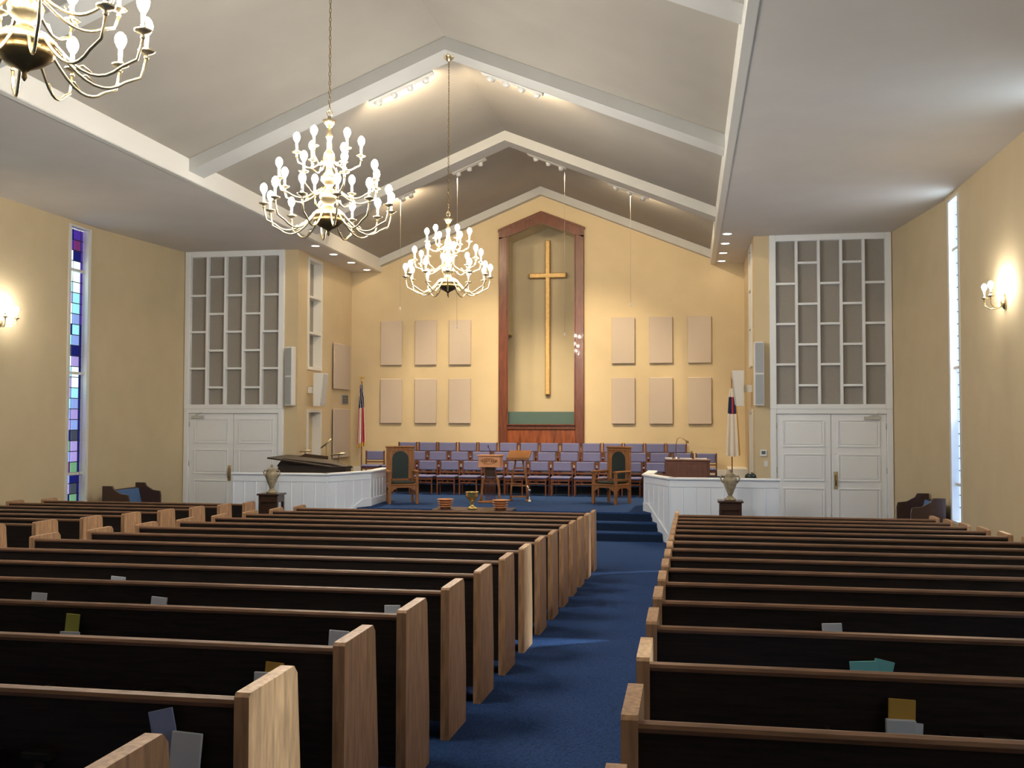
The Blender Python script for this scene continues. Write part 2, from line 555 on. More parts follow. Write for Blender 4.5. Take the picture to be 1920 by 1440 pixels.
# ---------------------------------------------------------------- double doors with screened transoms
def double_door(n, xa, xb, hinge_side, closer_leaf):
    """a pair of panelled doors between xa and xb on the door wall"""
    w_ = xb - xa
    root = struct('door_%d' % n, (xa, YD, 0))
    zh = 2.40
    fr = MB()
    fr.cbox(0, 0.12, -0.05, 0.12, 0, zh + 0.10, 0.008).cbox(w_ - 0.12, w_, -0.05, 0.12, 0, zh + 0.10, 0.008)
    fr.cbox(0.12, w_ - 0.12, -0.05, 0.12, zh, zh + 0.10, 0.008)
    fr.build('door_frame', DOORW, root)
    lw = (w_ - 0.24) / 2
    for k in range(2):
        x = 0.12 + k * lw
        leaf = MB().cbox(0.004, lw - 0.004, 0.0, 0.05, 0.01, zh - 0.004, 0.004).build('door_leaf', DOORW, root, (x, 0, 0))
        for z0, z1 in ((1.72, 2.28), (1.02, 1.58), (0.16, 0.88)):
            pm = MB()
            x0, x1 = 0.13, lw - 0.13
            t = 0.025
            pm.box(x0, x1, -0.022, 0.0, z0, z0 + t).box(x0, x1, -0.022, 0.0, z1 - t, z1)
            pm.box(x0, x0 + t, -0.022, 0.0, z0 + t, z1 - t).box(x1 - t, x1, -0.022, 0.0, z0 + t, z1 - t)
            pm.cbox(x0 + 0.05, x1 - 0.05, -0.016, 0.004, z0 + 0.05, z1 - 0.05, 0.007)
            pm.build('door_panel', DOORW, leaf)
        hx = 0.0 if k == 0 else lw
        for z in (0.3, 1.25, 2.15):
            MB().lathe([(0.014, -0.06), (0.014, 0.06)], 8, (hx, -0.008, z)).build('hinge', mat('hinge_grey', (0.5, 0.52, 0.46), 0.4, 0.6), leaf)
        if k == hinge_side:
            px = lw - 0.09 if k == 0 else 0.09
            pl = MB().cbox(px - 0.04, px + 0.04, -0.014, 0.0, 0.86, 1.22, 0.004).build('handle_plate', BRASS, leaf)
            MB().tube([(px, -0.014, 0.93), (px, -0.07, 0.97), (px, -0.07, 1.12), (px, -0.014, 1.16)], 0.012, 8).build('pull_handle', BRASSD, pl)
        if k == closer_leaf:
            cx = 0.22 if k == 0 else lw - 0.30
            cl = MB().cbox(cx - 0.14, cx + 0.16, -0.07, 0.0, zh - 0.12, zh - 0.05, 0.006).build('door_closer', mat('closer_grey', (0.55, 0.55, 0.53), 0.4), leaf)
            MB().bar((cx - 0.05, -0.035, zh - 0.045), (cx + 0.12, -0.09, zh + 0.01), 0.025, 0.012).build('closer_arm', mat('closer_grey', (0.55, 0.55, 0.53), 0.4), leaf)
    # screened transom above
    gz0, gz1 = zh + 0.10, ZS
    g = struct('trim_transom_%d' % n, (xa, YD, 0))
    gf = MB()
    gf.cbox(0, 0.13, -0.06, 0.12, gz0, gz1, 0.008).cbox(w_ - 0.13, w_, -0.06, 0.12, gz0, gz1, 0.008)
    gf.cbox(0.13, w_ - 0.13, -0.06, 0.12, gz1 - 0.13, gz1, 0.008).cbox(0.13, w_ - 0.13, -0.06, 0.12, gz0, gz0 + 0.10, 0.008)
    gf.build('transom_frame', DOORW, g)
    iz0, iz1 = gz0 + 0.10, gz1 - 0.13
    cw = (w_ - 0.26 - 4 * 0.055) / 5
    for c in range(5):
        x = 0.13 + c * (cw + 0.055)
        if c:
            MB().cbox(x - 0.055, x, -0.05, 0.08, iz0, iz1, 0.005).build('mullion', DOORW, g)
        fr_ = (0.262, 0.509, 0.757) if c % 2 == 0 else (0.135, 0.387, 0.635, 0.885)
        cuts = [iz1 - q * (iz1 - iz0) for q in fr_]
        for z in cuts:
            MB().cbox(x, x + cw, -0.05, 0.08, z - 0.024, z + 0.024, 0.005).build('crossbar', DOORW, g)
        ed = [iz1] + cuts + [iz0]
        for a, b in zip(ed[:-1], ed[1:]):
            MB().box(x + 0.002, x + cw - 0.002, 0.05, 0.07, b + (0.024 if b != iz0 else 0), a - (0.024 if a != iz1 else 0)).build('screen_panel', SCREEN, g)


double_door(1, -11.41, -9.0, 0, 0)
double_door(2, 1.66, 4.08, 1, 1)


# ---------------------------------------------------------------- platform, steps, choir risers
plat = struct('floor_platform')
MB().box(XLN, XRN, 19.53, YW, 0.0, PZ).build('platform_deck', CARPET, plat)
MB().box(-9.0, -6.9, 19.0, 19.53, 0.0, PZ).build('platform_deck', CARPET, plat)
MB().box(-0.45, 1.62, 19.0, 19.53, 0.0, PZ).build('platform_deck', CARPET, plat)
steps = struct('floor_steps')
for k, (ya, zz) in enumerate(((18.95, 0.163), (19.24, 0.326))):
    xo = 0.10 * k
    o = MB().cbox(-6.83 + xo, -0.50 - xo, ya, 19.53, 0.0, zz, 0.012).build('step', CARPET, steps)
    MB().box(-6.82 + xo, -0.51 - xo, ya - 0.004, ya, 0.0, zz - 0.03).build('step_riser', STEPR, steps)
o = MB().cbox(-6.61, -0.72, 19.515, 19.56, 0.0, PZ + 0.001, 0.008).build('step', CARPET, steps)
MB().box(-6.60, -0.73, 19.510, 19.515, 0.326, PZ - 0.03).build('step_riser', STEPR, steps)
ris = struct('floor_choir_risers')
for ya, zz in ((23.85, 0.69), (24.52, 0.90)):
    rz_ = MB().box(-8.2, 0.9, ya, YW, PZ, zz).build('choir_riser', CARPET, ris)
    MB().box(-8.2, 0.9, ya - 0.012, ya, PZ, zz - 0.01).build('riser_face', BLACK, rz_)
sbuild(MB().cbox(0.9, XRN, 24.0, YW, PZ, 1.14, 0.01).box(-8.6, 0.9, YW - 0.02, YW, 0.9, 1.05), 'baseboard_front', TRIM)


# white panelled choir rails
def rail(label, side):
    """side -1 left, +1 right; a chain of three straight runs"""
    def mx(x):
        return x if side > 0 else 2 * X0 - x
    pts = [(1.60, 18.78), (-0.36, 18.78), (-0.86, 19.95), (-0.80, 21.35)]
    pts = [(mx(x), y) for x, y in pts]
    root = thing('choir_rail', label, 'railing', (pts[1][0], pts[1][1], 0), group='white choir rails')
    ox, oy = pts[1]
    zt = 1.21
    for k in range(3):
        a, b = Vector((pts[k][0] - ox, pts[k][1] - oy, 0)), Vector((pts[k + 1][0] - ox, pts[k + 1][1] - oy, 0))
        if (side > 0):
            a, b = b, a
        t = (b - a)
        L = t.length
        t.normalize()
        ang = math.atan2(t.y, t.x)
        # after the swap above, local -Y faces the nave / steps on both sides
        nrm = Vector((t.y, -t.x, 0))
        # core
        zb0 = 0.0 if k < 2 else PZ
        run = MB().box(0, L, 0, 0.09, zb0, zt - 0.04).build('rail_panel', RAILW_COOL, root, a, (0, 0, ang))
        cap = MB().cbox(-0.03, L + 0.03, -0.05, 0.15, zt - 0.04, zt, 0.01).build('cap_rail', RAILW_COOL, root, a, (0, 0, ang))
        MB().cbox(0, L, -0.022, 0.0, zt - 0.17, zt - 0.04, 0.006).build('frieze_board', RAILW_COOL, run)
        nb = max(3, int(round(L / 0.235)))
        bw = L / nb
        bmesh_ = MB().cbox(0.004, bw - 0.004, -0.012, 0.0, zb0 + 0.0, zt - 0.17, 0.006).mesh('board', RAILW_COOL)
        for j in range(nb):
            inst(bmesh_, 'board', run, (j * bw, 0, 0))
        bat = MB().cbox(-0.014, 0.014, -0.022, -0.008, zb0, zt - 0.17, 0.005).mesh('batten', RAILW_COOL)
        for j in range(nb + 1):
            inst(bat, 'batten', run, (min(max(j * bw, 0.014), L - 0.014), 0, 0))
        if k == 0:
            MB().cbox(0, L, -0.03, 0.0, 0, 0.14, 0.008).build('base_board', RAILW_COOL, run)
        elif k == 2:
            MB().cbox(0, L, -0.03, 0.0, PZ, PZ + 0.16, 0.008).build('base_board', RAILW_COOL, run)
        else:
            sk = MB()
            prof = [(0, 0.0), (0, 0.17), (L * 0.80, PZ + 0.16), (L, PZ + 0.16), (L, PZ - 0.02), (L * 0.72, PZ - 0.02), (0.1, 0.0)]
            if side > 0:
                prof = [(L - x, z) for x, z in prof][::-1]
            sk.prism(prof, -0.035, -0.002, 'Y')
            sk.build('stair_skirt', RAILW_COOL, run)
    return root


rail('white panelled choir rail on the left, in front of the grand piano', -1)
rail('white panelled choir rail on the right, in front of the organ console', 1)

# ================================================================ FURNITURE
# ---------------------------------------------------------------- pews
PH = 0.88
END_PROF = [(-0.395, 0.0), (-0.395, PH - 0.012), (-0.383, PH), (-0.03, PH), (0.0, PH - 0.03), (0.055, 0.30), (0.055, 0.0)]


def prism_x(prof, a, b):
    return MB().prism(prof, a, b, 'X')


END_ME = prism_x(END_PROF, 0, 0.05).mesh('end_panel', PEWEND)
PEWCACHE = {}


def pew(label, xa, xb, yf, group, racks):
    root = thing('pew', label, 'pew', ((xa + xb) / 2, yf, fl(yf)), group=group)
    root.rotation_euler = (0, 0, 0)
    L = xb - xa
    key = round(L, 3)
    if key not in PEWCACHE:
        i0, i1 = -L / 2 + 0.05, L / 2 - 0.05
        back = MB().prism([(-0.378, 0.12), (-0.378, 0.833), (-0.348, 0.833), (-0.275, 0.40), (-0.275, 0.12)], i0, i1, 'X').mesh('back', PEW_SHADED)
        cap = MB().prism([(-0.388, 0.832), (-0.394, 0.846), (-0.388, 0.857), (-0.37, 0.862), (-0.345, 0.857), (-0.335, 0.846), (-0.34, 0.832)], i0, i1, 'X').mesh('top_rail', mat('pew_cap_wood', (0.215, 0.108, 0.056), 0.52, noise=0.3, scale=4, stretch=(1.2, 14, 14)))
        seat = MB().cbox(i0, i1, -0.29, 0.10, 0.37, 0.41, 0.008).mesh('seat', PEW_SHADED)
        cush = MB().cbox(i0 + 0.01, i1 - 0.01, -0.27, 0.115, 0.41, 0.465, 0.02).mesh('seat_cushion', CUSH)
        shelf = MB().box(-0.22, 0.22, -0.475, -0.375, 0.50, 0.515).box(-0.22, 0.22, -0.475, -0.465, 0.515, 0.60).box(-0.22, -0.205, -0.475, -0.375, 0.515, 0.66).box(0.205, 0.22, -0.475, -0.375, 0.515, 0.66).mesh('book_rack', PEW_SHADED)
        cup = MB().cbox(-0.05, 0.05, -0.425, -0.375, 0.64, 0.665, 0.004).lathe([(0.02, 0.58), (0.02, 0.64)], 8, (0, -0.40, 0)).mesh('cup_holder', PEW_SHADED)
        PEWCACHE[key] = (back, cap, seat, cush, shelf, cup)
    back, cap, seat, cush, shelf, cup = PEWCACHE[key]
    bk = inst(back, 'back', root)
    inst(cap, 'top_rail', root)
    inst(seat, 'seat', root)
    inst(cush, 'seat_cushion', root)
    inst(END_ME, 'end_panel', root, (-L / 2, 0, 0))
    inst(END_ME, 'end_panel', root, (L / 2 - 0.05, 0, 0))
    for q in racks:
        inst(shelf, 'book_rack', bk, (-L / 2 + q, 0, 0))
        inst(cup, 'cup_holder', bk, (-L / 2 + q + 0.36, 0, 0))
    return root


YM = [2.486 + 0.889 * i for i in range(15)]
YRT = [2.469 + 0.885 * i - 0.0036 * i * i for i in range(16)]
YFL = [2.486 + 0.889 * i for i in range(6, 16)]
for i, y in enumerate(YM):
    k = len(YM) - 1 - i
    nm = 'front' if k == 0 else ORD[k] + ' row from the front'
    pew('dark wooden pew in the middle section, ' + ('front row' if k == 0 else nm), -5.932, -1.355, y, 'pews of the middle section', (0.9, 2.2, 3.5))
for i, y in enumerate(YRT):
    k = len(YRT) - 1 - i
    nm = 'front row' if k == 0 else ORD[k] + ' row from the front'
    pew('dark wooden pew right of the centre aisle, ' + nm, -0.198, 3.357, y, 'pews of the right section', (0.9, 2.4))
for i, y in enumerate(YFL):
    k = len(YFL) - 1 - i
    nm = 'front row' if k == 0 else ORD[k] + ' row from the front'
    pew('dark wooden pew at the far left under the stained glass, ' + nm, -10.80, -7.12, y, 'pews of the far left section', (0.9, 2.4))


def side_pew(label, x, y, sx):
    """short pew against the wall, facing the middle of the room; sx +1 faces +X"""
    root = thing('short_pew', label, 'pew', (x, y, fl(y)), R(-90) if sx < 0 else R(90), group='short pews by the side walls')
    # local: sits along X, faces -Y
    L = 1.25
    for xx in (-L / 2, L / 2 - 0.05):
        MB().prism([(0.26, 0), (0.26, 0.95), (0.06, 0.95), (0.02, 0.88), (-0.12, 0.80), (-0.28, 0.78), (-0.30, 0.70), (-0.30, 0)], xx, xx + 0.05, 'X').build('end_panel', DKWOOD, root)
    MB().prism([(0.25, 0.1), (0.25, 0.86), (0.215, 0.86), (0.13, 0.42), (0.13, 0.1)], -L / 2 + 0.05, L / 2 - 0.05, 'X').build('back', DKWOOD, root)
    MB().prism([(0.125, 0.50), (0.20, 0.84), (0.18, 0.84), (0.10, 0.50)], -L / 2 + 0.06, L / 2 - 0.06, 'X').build('back_cushion', CUSH, root)
    MB().cbox(-L / 2 + 0.05, L / 2 - 0.05, -0.28, 0.15, 0.36, 0.41, 0.01).build('seat', DKWOOD, root)
    MB().cbox(-L / 2 + 0.06, L / 2 - 0.06, -0.27, 0.13, 0.41, 0.47, 0.02).build('seat_cushion', CUSH, root)
    return root


side_pew('short dark pew with blue cushion by the left wall beyond the stained glass', -11.08, 18.72, 1)
side_pew('short dark pew by the right wall beside the white double doors', 4.02, 18.72, -1)

# ---------------------------------------------------------------- books and papers in the pew racks
CARD = MB().box(-0.5, 0.5, -0.5, 0.5, 0, 1)


def paper(name, label, cat, x, yf, z, w_, h, m_, tilt=0, yo=-0.425, t=0.012, extra=None, group='papers in the pew racks'):
    root = thing(name, label, cat, (x, yf + yo, z), group=group)
    w_ *= 0.78
    me = MB().cbox(-w_ / 2, w_ / 2, -t / 2, t / 2, 0, h, 0.002)
    me.build('sheet' if t < 0.02 else 'cover', m_, root, (0, 0, 0), (R(-4), R(tilt), 0))
    if extra:
        for (dx, dz, ww, hh, mm, tl) in extra:
            ww *= 0.78
            dx *= 0.8
            MB().cbox(-ww / 2, ww / 2, 0.008, 0.014, 0, hh, 0.002).build('sheet', mm, root, (dx, 0, dz), (R(-4), R(tl), 0))
    return root


def zrack(i, rows):
    return fl(rows[i]) + 0.516


G = 'papers in the pew racks'
paper('leaflet_stack', 'blue and white leaflets in the rack of the second nearest left pew', 'leaflets', -1.565, YM[1], zrack(1, YM), 0.13, 0.24, PAPER, 3, extra=[(-0.035, 0.06, 0.11, 0.25, PAPERB, -14)])
paper('leaflet_stack', 'orange topped leaflets behind the nearest lit pew end', 'leaflets', -1.68, YM[2], zrack(2, YM), 0.13, 0.24, PAPER, 0, extra=[(0.02, 0.05, 0.10, 0.23, PAPERY, 4)])
paper('leaflet', 'white leaflet at the aisle end of the fourth nearest left pew', 'leaflet', -1.70, YM[3], zrack(3, YM), 0.13, 0.26, PAPER, 2)
paper('leaflet', 'white leaflet at the aisle end of the fifth nearest left pew', 'leaflet', -1.68, YM[4], zrack(4, YM), 0.12, 0.26, PAPER, -2)
paper('leaflet', 'yellow and white leaflets at the left edge of the photo', 'leaflets', -3.14, YM[3], zrack(3, YM), 0.14, 0.20, PAPER, 0, extra=[(0, 0.09, 0.10, 0.20, PAPERG, 3)])
paper('leaflet', 'white leaflet in the fifth nearest pew, far left of the photo', 'leaflet', -3.95, YM[4], zrack(4, YM), 0.13, 0.26, PAPER, 2)
paper('leaflet', 'white leaflet in the fifth nearest pew, left middle', 'leaflet', -3.16, YM[4], zrack(4, YM), 0.13, 0.26, PAPER, 4)
paper('leaflet', 'white leaflet in the sixth nearest pew on the left', 'leaflet', -3.97, YM[5], zrack(5, YM), 0.14, 0.26, PAPER, 4)
paper('leaflet', 'white leaflet in a rack of the fifth nearest right pew', 'leaflet', 0.75, YRT[4], zrack(4, YRT), 0.13, 0.26, PAPER, -3)
paper('booklet', 'teal fanned booklets in the rack of the fourth nearest right pew', 'booklet', 0.77, YRT[3], zrack(3, YRT), 0.15, 0.23, PAPERT, -4, extra=[(0.045, 0.04, 0.11, 0.20, PAPERT, 12), (0.0, 0.0, 0.13, 0.17, PAPER, 0)])
paper('hymnal', 'white book with yellow top in the rack of the third nearest right pew', 'book', 0.74, YRT[2], zrack(2, YRT), 0.13, 0.19, PAPER, 0, t=0.03, extra=[(0.0, 0.02, 0.12, 0.24, PAPERY, 2), (0.035, 0.0, 0.10, 0.18, PAPER, 4)])


# ---------------------------------------------------------------- choir chairs
def chair_meshes():
    d = {}
    w_ = 0.46
    d['seat'] = MB().cbox(-w_ / 2, w_ / 2, -0.24, 0.19, 0.40, 0.455, 0.022).mesh('seat', CHFAB)
    d['seat_frame'] = MB().cbox(-w_ / 2 + 0.01, w_ / 2 - 0.01, -0.22, 0.19, 0.345, 0.40, 0.006).mesh('seat_frame', CHWOOD)
    d['backrest'] = MB().cbox(-w_ / 2 + 0.012, w_ / 2 - 0.012, 0.185, 0.235, 0.565, 0.785, 0.018).mesh('backrest', CHFAB)
    d['back_post'] = MB().cbox(-0.016, 0.016, 0.19, 0.23, 0.0, 0.795, 0.005).mesh('back_post', CHWOOD)
    d['leg'] = MB().cbox(-0.016, 0.016, -0.22, -0.18, 0.0, 0.35, 0.005).mesh('leg', CHWOOD)
    d['stretcher'] = MB().cbox(-w_ / 2 + 0.01, w_ / 2 - 0.01, -0.205, -0.19, 0.27, 0.30, 0.004).mesh('stretcher', CHWOOD)
    d['back_rail'] = MB().cbox(-w_ / 2 + 0.01, w_ / 2 - 0.01, 0.20, 0.22, 0.50, 0.53, 0.004).mesh('back_rail', CHWOOD)
    return d


CM = chair_meshes()


def choir_chair(x, y, z, label, group):
    root = thing('choir_chair', label, 'chair', (x, y, z), R(random.uniform(-2, 2)), group)
    for k in ('seat', 'seat_frame', 'backrest', 'stretcher', 'back_rail'):
        inst(CM[k], k, root)
    for sx in (-1, 1):
        inst(CM['back_post'], 'back_post', root, (sx * 0.235, 0, 0))
        inst(CM['leg'], 'leg', root, (sx * 0.205, 0, 0))


def nth(k):
    return ORD[k] if k < len(ORD) else '%dth' % (k + 1)


for k in range(14):
    choir_chair(-7.09 + 0.523 * k, 24.73, 0.90, 'blue upholstered choir chair, back row, %s from the left' % nth(k), 'choir chairs, back row')
for k in range(16):
    choir_chair(-7.77 + 0.545 * k, 24.12, 0.69, 'blue upholstered choir chair, middle row, %s from the left' % nth(k), 'choir chairs, middle row')
for k in range(13):
    choir_chair(-6.76 + 0.545 * k, 23.42, PZ, 'blue upholstered choir chair, front row, %s from the left' % nth(k), 'choir chairs, front row')


# ---------------------------------------------------------------- throne chairs
def throne(label, x, y, rz):
    root = thing('throne_chair', label, 'chair', (x, y, PZ), rz, 'carved oak thrones on the platform')
    W, D, H = 0.64, 0.58, 1.21
    # local: faces -Y, back at +Y
    for sx in (-1, 1):
        MB().cbox(sx * (W / 2 - 0.03) - 0.03, sx * (W / 2 - 0.03) + 0.03, -D / 2, -D / 2 + 0.06, 0, 0.68, 0.006).build('front_leg', OAK, root)
        MB().cbox(sx * (W / 2 - 0.05) - 0.03, sx * (W / 2 - 0.05) + 0.03, D / 2 - 0.06, D / 2, 0, H - 0.02, 0.006).build('back_post', OAK, root)
        arm = MB().cbox(sx * (W / 2 - 0.03) - 0.035, sx * (W / 2 - 0.03) + 0.035, -D / 2 - 0.03, D / 2 - 0.04, 0.66, 0.70, 0.008).build('arm', OAK, root)
        # arched side apron
        ap = [(-D / 2 + 0.05, 0.40), (-D / 2 + 0.05, 0.26), (-0.12, 0.335), (0.12, 0.335), (D / 2 - 0.05, 0.26), (D / 2 - 0.05, 0.40)]
        MB().prism(ap, sx * (W / 2 - 0.05), sx * (W / 2 - 0.02), 'X').build('side_apron', OAK, root)
        MB().cbox(sx * (W / 2 - 0.045) - 0.012, sx * (W / 2 - 0.045) + 0.012, -D / 2 + 0.06, D / 2 - 0.06, 0.50, 0.53, 0.004).build('side_rail', OAK, root)
    ap = [(-W / 2 + 0.05, 0.41), (-W / 2 + 0.05, 0.25), (-W / 2 + 0.10, 0.29), (-0.13, 0.345), (0.13, 0.345), (W / 2 - 0.10, 0.29), (W / 2 - 0.05, 0.25), (W / 2 - 0.05, 0.41)]
    MB().prism(ap, -D / 2 + 0.01, -D / 2 + 0.045, 'Y').build('front_apron', OAK, root)
    MB().cbox(-W / 2 + 0.02, W / 2 - 0.02, -D / 2 - 0.01, D / 2 - 0.05, 0.40, 0.425, 0.006).build('seat_board', OAK, root)
    MB().cbox(-W / 2 + 0.07, W / 2 - 0.07, -D / 2 + 0.04, D / 2 - 0.07, 0.425, 0.47, 0.018).build('seat_pad', LEATHER, root)
    # back panel with an arched opening filled by leather
    a = 0.178
    zs, zt = 0.51, 0.93
    arc = [(a * math.cos(t), zt + a * 0.95 * math.sin(t)) for t in [math.pi * k / 10 for k in range(11)]]
    bw, bt = W / 2 - 0.075, H - 0.04
    y0, y1 = D / 2 - 0.05, D / 2 - 0.012
    fr = MB()
    fr.prism([(-bw, zs), (-a, zs), (-a, bt), (-bw, bt)], y0, y1).prism([(a, zs), (bw, zs), (bw, bt), (a, bt)], y0, y1)
    fr.box(-a, a, y0, y1, zs - 0.07, zs)
    for k in range(10):
        p, q = arc[k], arc[k + 1]
        fr.prism([p, q, (q[0], bt), (p[0], bt)], y0, y1)
    fr.build('back_frame', OAK, root)
    MB().prism([(-a, zs), (a, zs)] + arc, y0 + 0.008, y1 - 0.004).build('back_pad', LEATHER, root)
    MB().cbox(-W / 2, W / 2, D / 2 - 0.075, D / 2 + 0.02, H - 0.04, H, 0.012).build('crest_rail', OAK, root)
    MB().cbox(-W / 2 + 0.03, W / 2 - 0.03, D / 2 - 0.065, D / 2 - 0.05, H - 0.09, H - 0.05, 0.005).build('crest_moulding', OAK, root)
    return root


throne('oak throne with dark arched leather back on the left of the platform', -6.02, 20.72, R(24))
throne('oak throne with dark arched leather back before the right choir rail', -1.62, 21.52, R(-32))


# ---------------------------------------------------------------- pulpit and lectern
p = thing('pulpit', 'pale oak pulpit with carved front panel and lyre base', 'pulpit', (-4.19, 21.2, PZ))
box = MB().cbox(-0.235, 0.235, -0.17, 0.17, 0.78, 1.00, 0.006).build('desk_box', OAKL, p)
MB().cbox(-0.265, 0.265, -0.20, 0.20, 1.0, 1.025, 0.008).build('desk_top', OAKL, p)
MB().cbox(-0.25, 0.25, -0.185, 0.185, 0.765, 0.785, 0.006).build('lower_moulding', OAKL, p)
cv = MB()
for sx in (-1, 1):
    for q in range(4):
        cx, cz = sx * (0.035 + 0.04 * q), 0.895 + 0.012 * math.cos(q * 1.7)
        rr = 0.036 - 0.005 * q
        cv.tube([(cx + rr * math.cos(t) * (1 - t / 14), -0.174, cz + rr * math.sin(t) * (1 - t / 14)) for t in [k * 0.55 for k in range(14)]], 0.006, 5)
cv.tube([(-0.17, -0.174, 0.895), (-0.1, -0.174, 0.945), (0, -0.174, 0.955), (0.1, -0.174, 0.945), (0.17, -0.174, 0.895), (0.1, -0.174, 0.845), (0, -0.174, 0.835), (-0.1, -0.174, 0.845)], 0.006, 5, closed=True)
cv.build('carving', OAK, box)
MB().cbox(-0.11, 0.11, -0.09, 0.09, 0.56, 0.77, 0.01).build('neck', DKWOOD, p)
for sx in (-1, 1):
    MB().tube([(sx * 0.10, 0, 0.62), (sx * 0.15, 0, 0.50), (sx * 0.185, 0, 0.30), (sx * 0.19, 0, 0.15), (sx * 0.215, 0, 0.03)], [0.022, 0.026, 0.028, 0.028, 0.034], 8).build('lyre_leg', OAK, p)
for k in range(9):
    x = -0.10 + 0.025 * k
    MB().tube([(x, 0, 0.05), (x, 0, 0.58)], 0.006, 6).build('slat', CHWOOD, p)
MB().cbox(-0.25, 0.25, -0.16, 0.16, 0, 0.04, 0.01).build('base', OAK, p)
mic = MB().tube([(-0.03, 0.1, 1.02), (-0.03, 0.06, 1.14), (-0.05, -0.02, 1.20)], 0.006, 6).lathe([(0.0, -0.02), (0.014, -0.01), (0.014, 0.02), (0, 0.03)], 8, (-0.05, -0.02, 1.20))
tag(mic.build('microphone', DARKP, None, (-4.19, 21.2, PZ)), 'small black gooseneck microphone standing on the pulpit', 'microphone')

p = thing('lectern', 'oak lectern with slanted top and open legs beside the pulpit', 'lectern', (-3.66, 21.75, PZ))
MB().prism([(-0.22, 0.90), (-0.22, 0.94), (0.20, 1.10), (0.20, 1.06)], -0.245, 0.245, 'X').build('slanted_top', OAK, p)
MB().cbox(-0.245, 0.245, -0.245, -0.215, 0.90, 0.96, 0.006).build('book_ledge', OAK, p)
for sx in (-1, 1):
    MB().tube([(sx * 0.19, -0.02, 0.02), (sx * 0.17, -0.02, 0.3), (sx * 0.15, -0.02, 0.55), (sx * 0.09, 0, 0.80), (sx * 0.08, 0, 0.96)], [0.024, 0.022, 0.022, 0.02, 0.02], 8).build('leg', OAK, p)
for z, hw in ((0.10, 0.18), (0.34, 0.165), (0.52, 0.15), (0.72, 0.11)):
    MB().cbox(-hw, hw, -0.03, -0.01, z - 0.018, z + 0.018, 0.004).build('rung', OAK, p)
for sx in (-1, 1):
    MB().cbox(sx * 0.19 - 0.025, sx * 0.19 + 0.025, -0.17, 0.15, 0.0, 0.04, 0.008).build('foot', OAK, p)

st = thing('microphone_stand', 'chrome folded stand foot leaning at the lectern', 'stand', (-3.40, 21.55, PZ))
MB().lathe([(0.05, 0.0), (0.045, 0.02), (0.02, 0.05), (0.012, 0.06), (0.012, 0.22), (0.03, 0.23), (0.03, 0.27), (0.012, 0.28)], 12).build('base', CHROME, st)
MB().tube([(0, 0, 0.25), (-0.06, 0.02, 0.36)], 0.01, 6).build('rod', CHROME, st)

# ---------------------------------------------------------------- communion table and the things on it
TX, TY, TZ = -3.50, 16.30, 0.80
p = thing('communion_table', 'dark wooden communion table in front of the platform steps', 'table', (TX, TY, fl(TY)))
tz = TZ - fl(TY)
hw = 0.66
MB().prism([(-hw, -0.22), (-hw + 0.08, -0.34), (hw - 0.08, -0.34), (hw, -0.22), (hw, 0.30), (-hw, 0.30)], tz - 0.04, tz, 'Z').build('table_top', DKWOOD, p)
MB().cbox(-hw + 0.08, hw - 0.08, -0.28, 0.24, tz - 0.15, tz - 0.04, 0.006).build('apron', DKWOOD, p)
for sx in (-1, 1):
    for yy in (-0.24, 0.20):
        MB().cbox(sx * (hw - 0.12) - 0.04, sx * (hw - 0.12) + 0.04, yy - 0.04, yy + 0.04, 0.0, tz - 0.15, 0.008).build('leg', DKWOOD, p)
PLATE = [(0.085, 0.0), (0.095, 0.004), (0.110, 0.026), (0.138, 0.032), (0.142, 0.040), (0.128, 0.044), (0.105, 0.034), (0.09, 0.012), (0.0, 0.010)]
sx_ = {0: -3.98, 1: -3.05}
for g, nm in ((0, 'left'), (1, 'right')):
    for k in range(4):
        sc = 0.86 + 0.047 * k
        o = MB().lathe([(a * sc, b) for a, b in PLATE], 24).build('offering_plate', OAKL, None, (sx_[g], TY - 0.02, TZ + 0.038 * k))
        pos = ('bottom', 'second', 'third', 'top')[k]
        tag(o, '%s wooden offering plate in the %s stack on the communion table' % (pos, nm), 'plate', 'stacked offering plates')
o = MB().lathe([(0.07, 0.0), (0.09, 0.008), (0.085, 0.02), (0.045, 0.04), (0.03, 0.055), (0.026, 0.085), (0.038, 0.10), (0.026, 0.115), (0.05, 0.14), (0.09, 0.175), (0.107, 0.225), (0.105, 0.275), (0.113, 0.285), (0.10, 0.285), (0.09, 0.22), (0.0, 0.17)], 28).build('brass_bowl', mat('bright_brass', (0.88, 0.66, 0.26), 0.2, 0.85), None, (-3.52, TY - 0.05, TZ))
tag(o, 'polished brass footed bowl between the two stacks of plates', 'bowl')


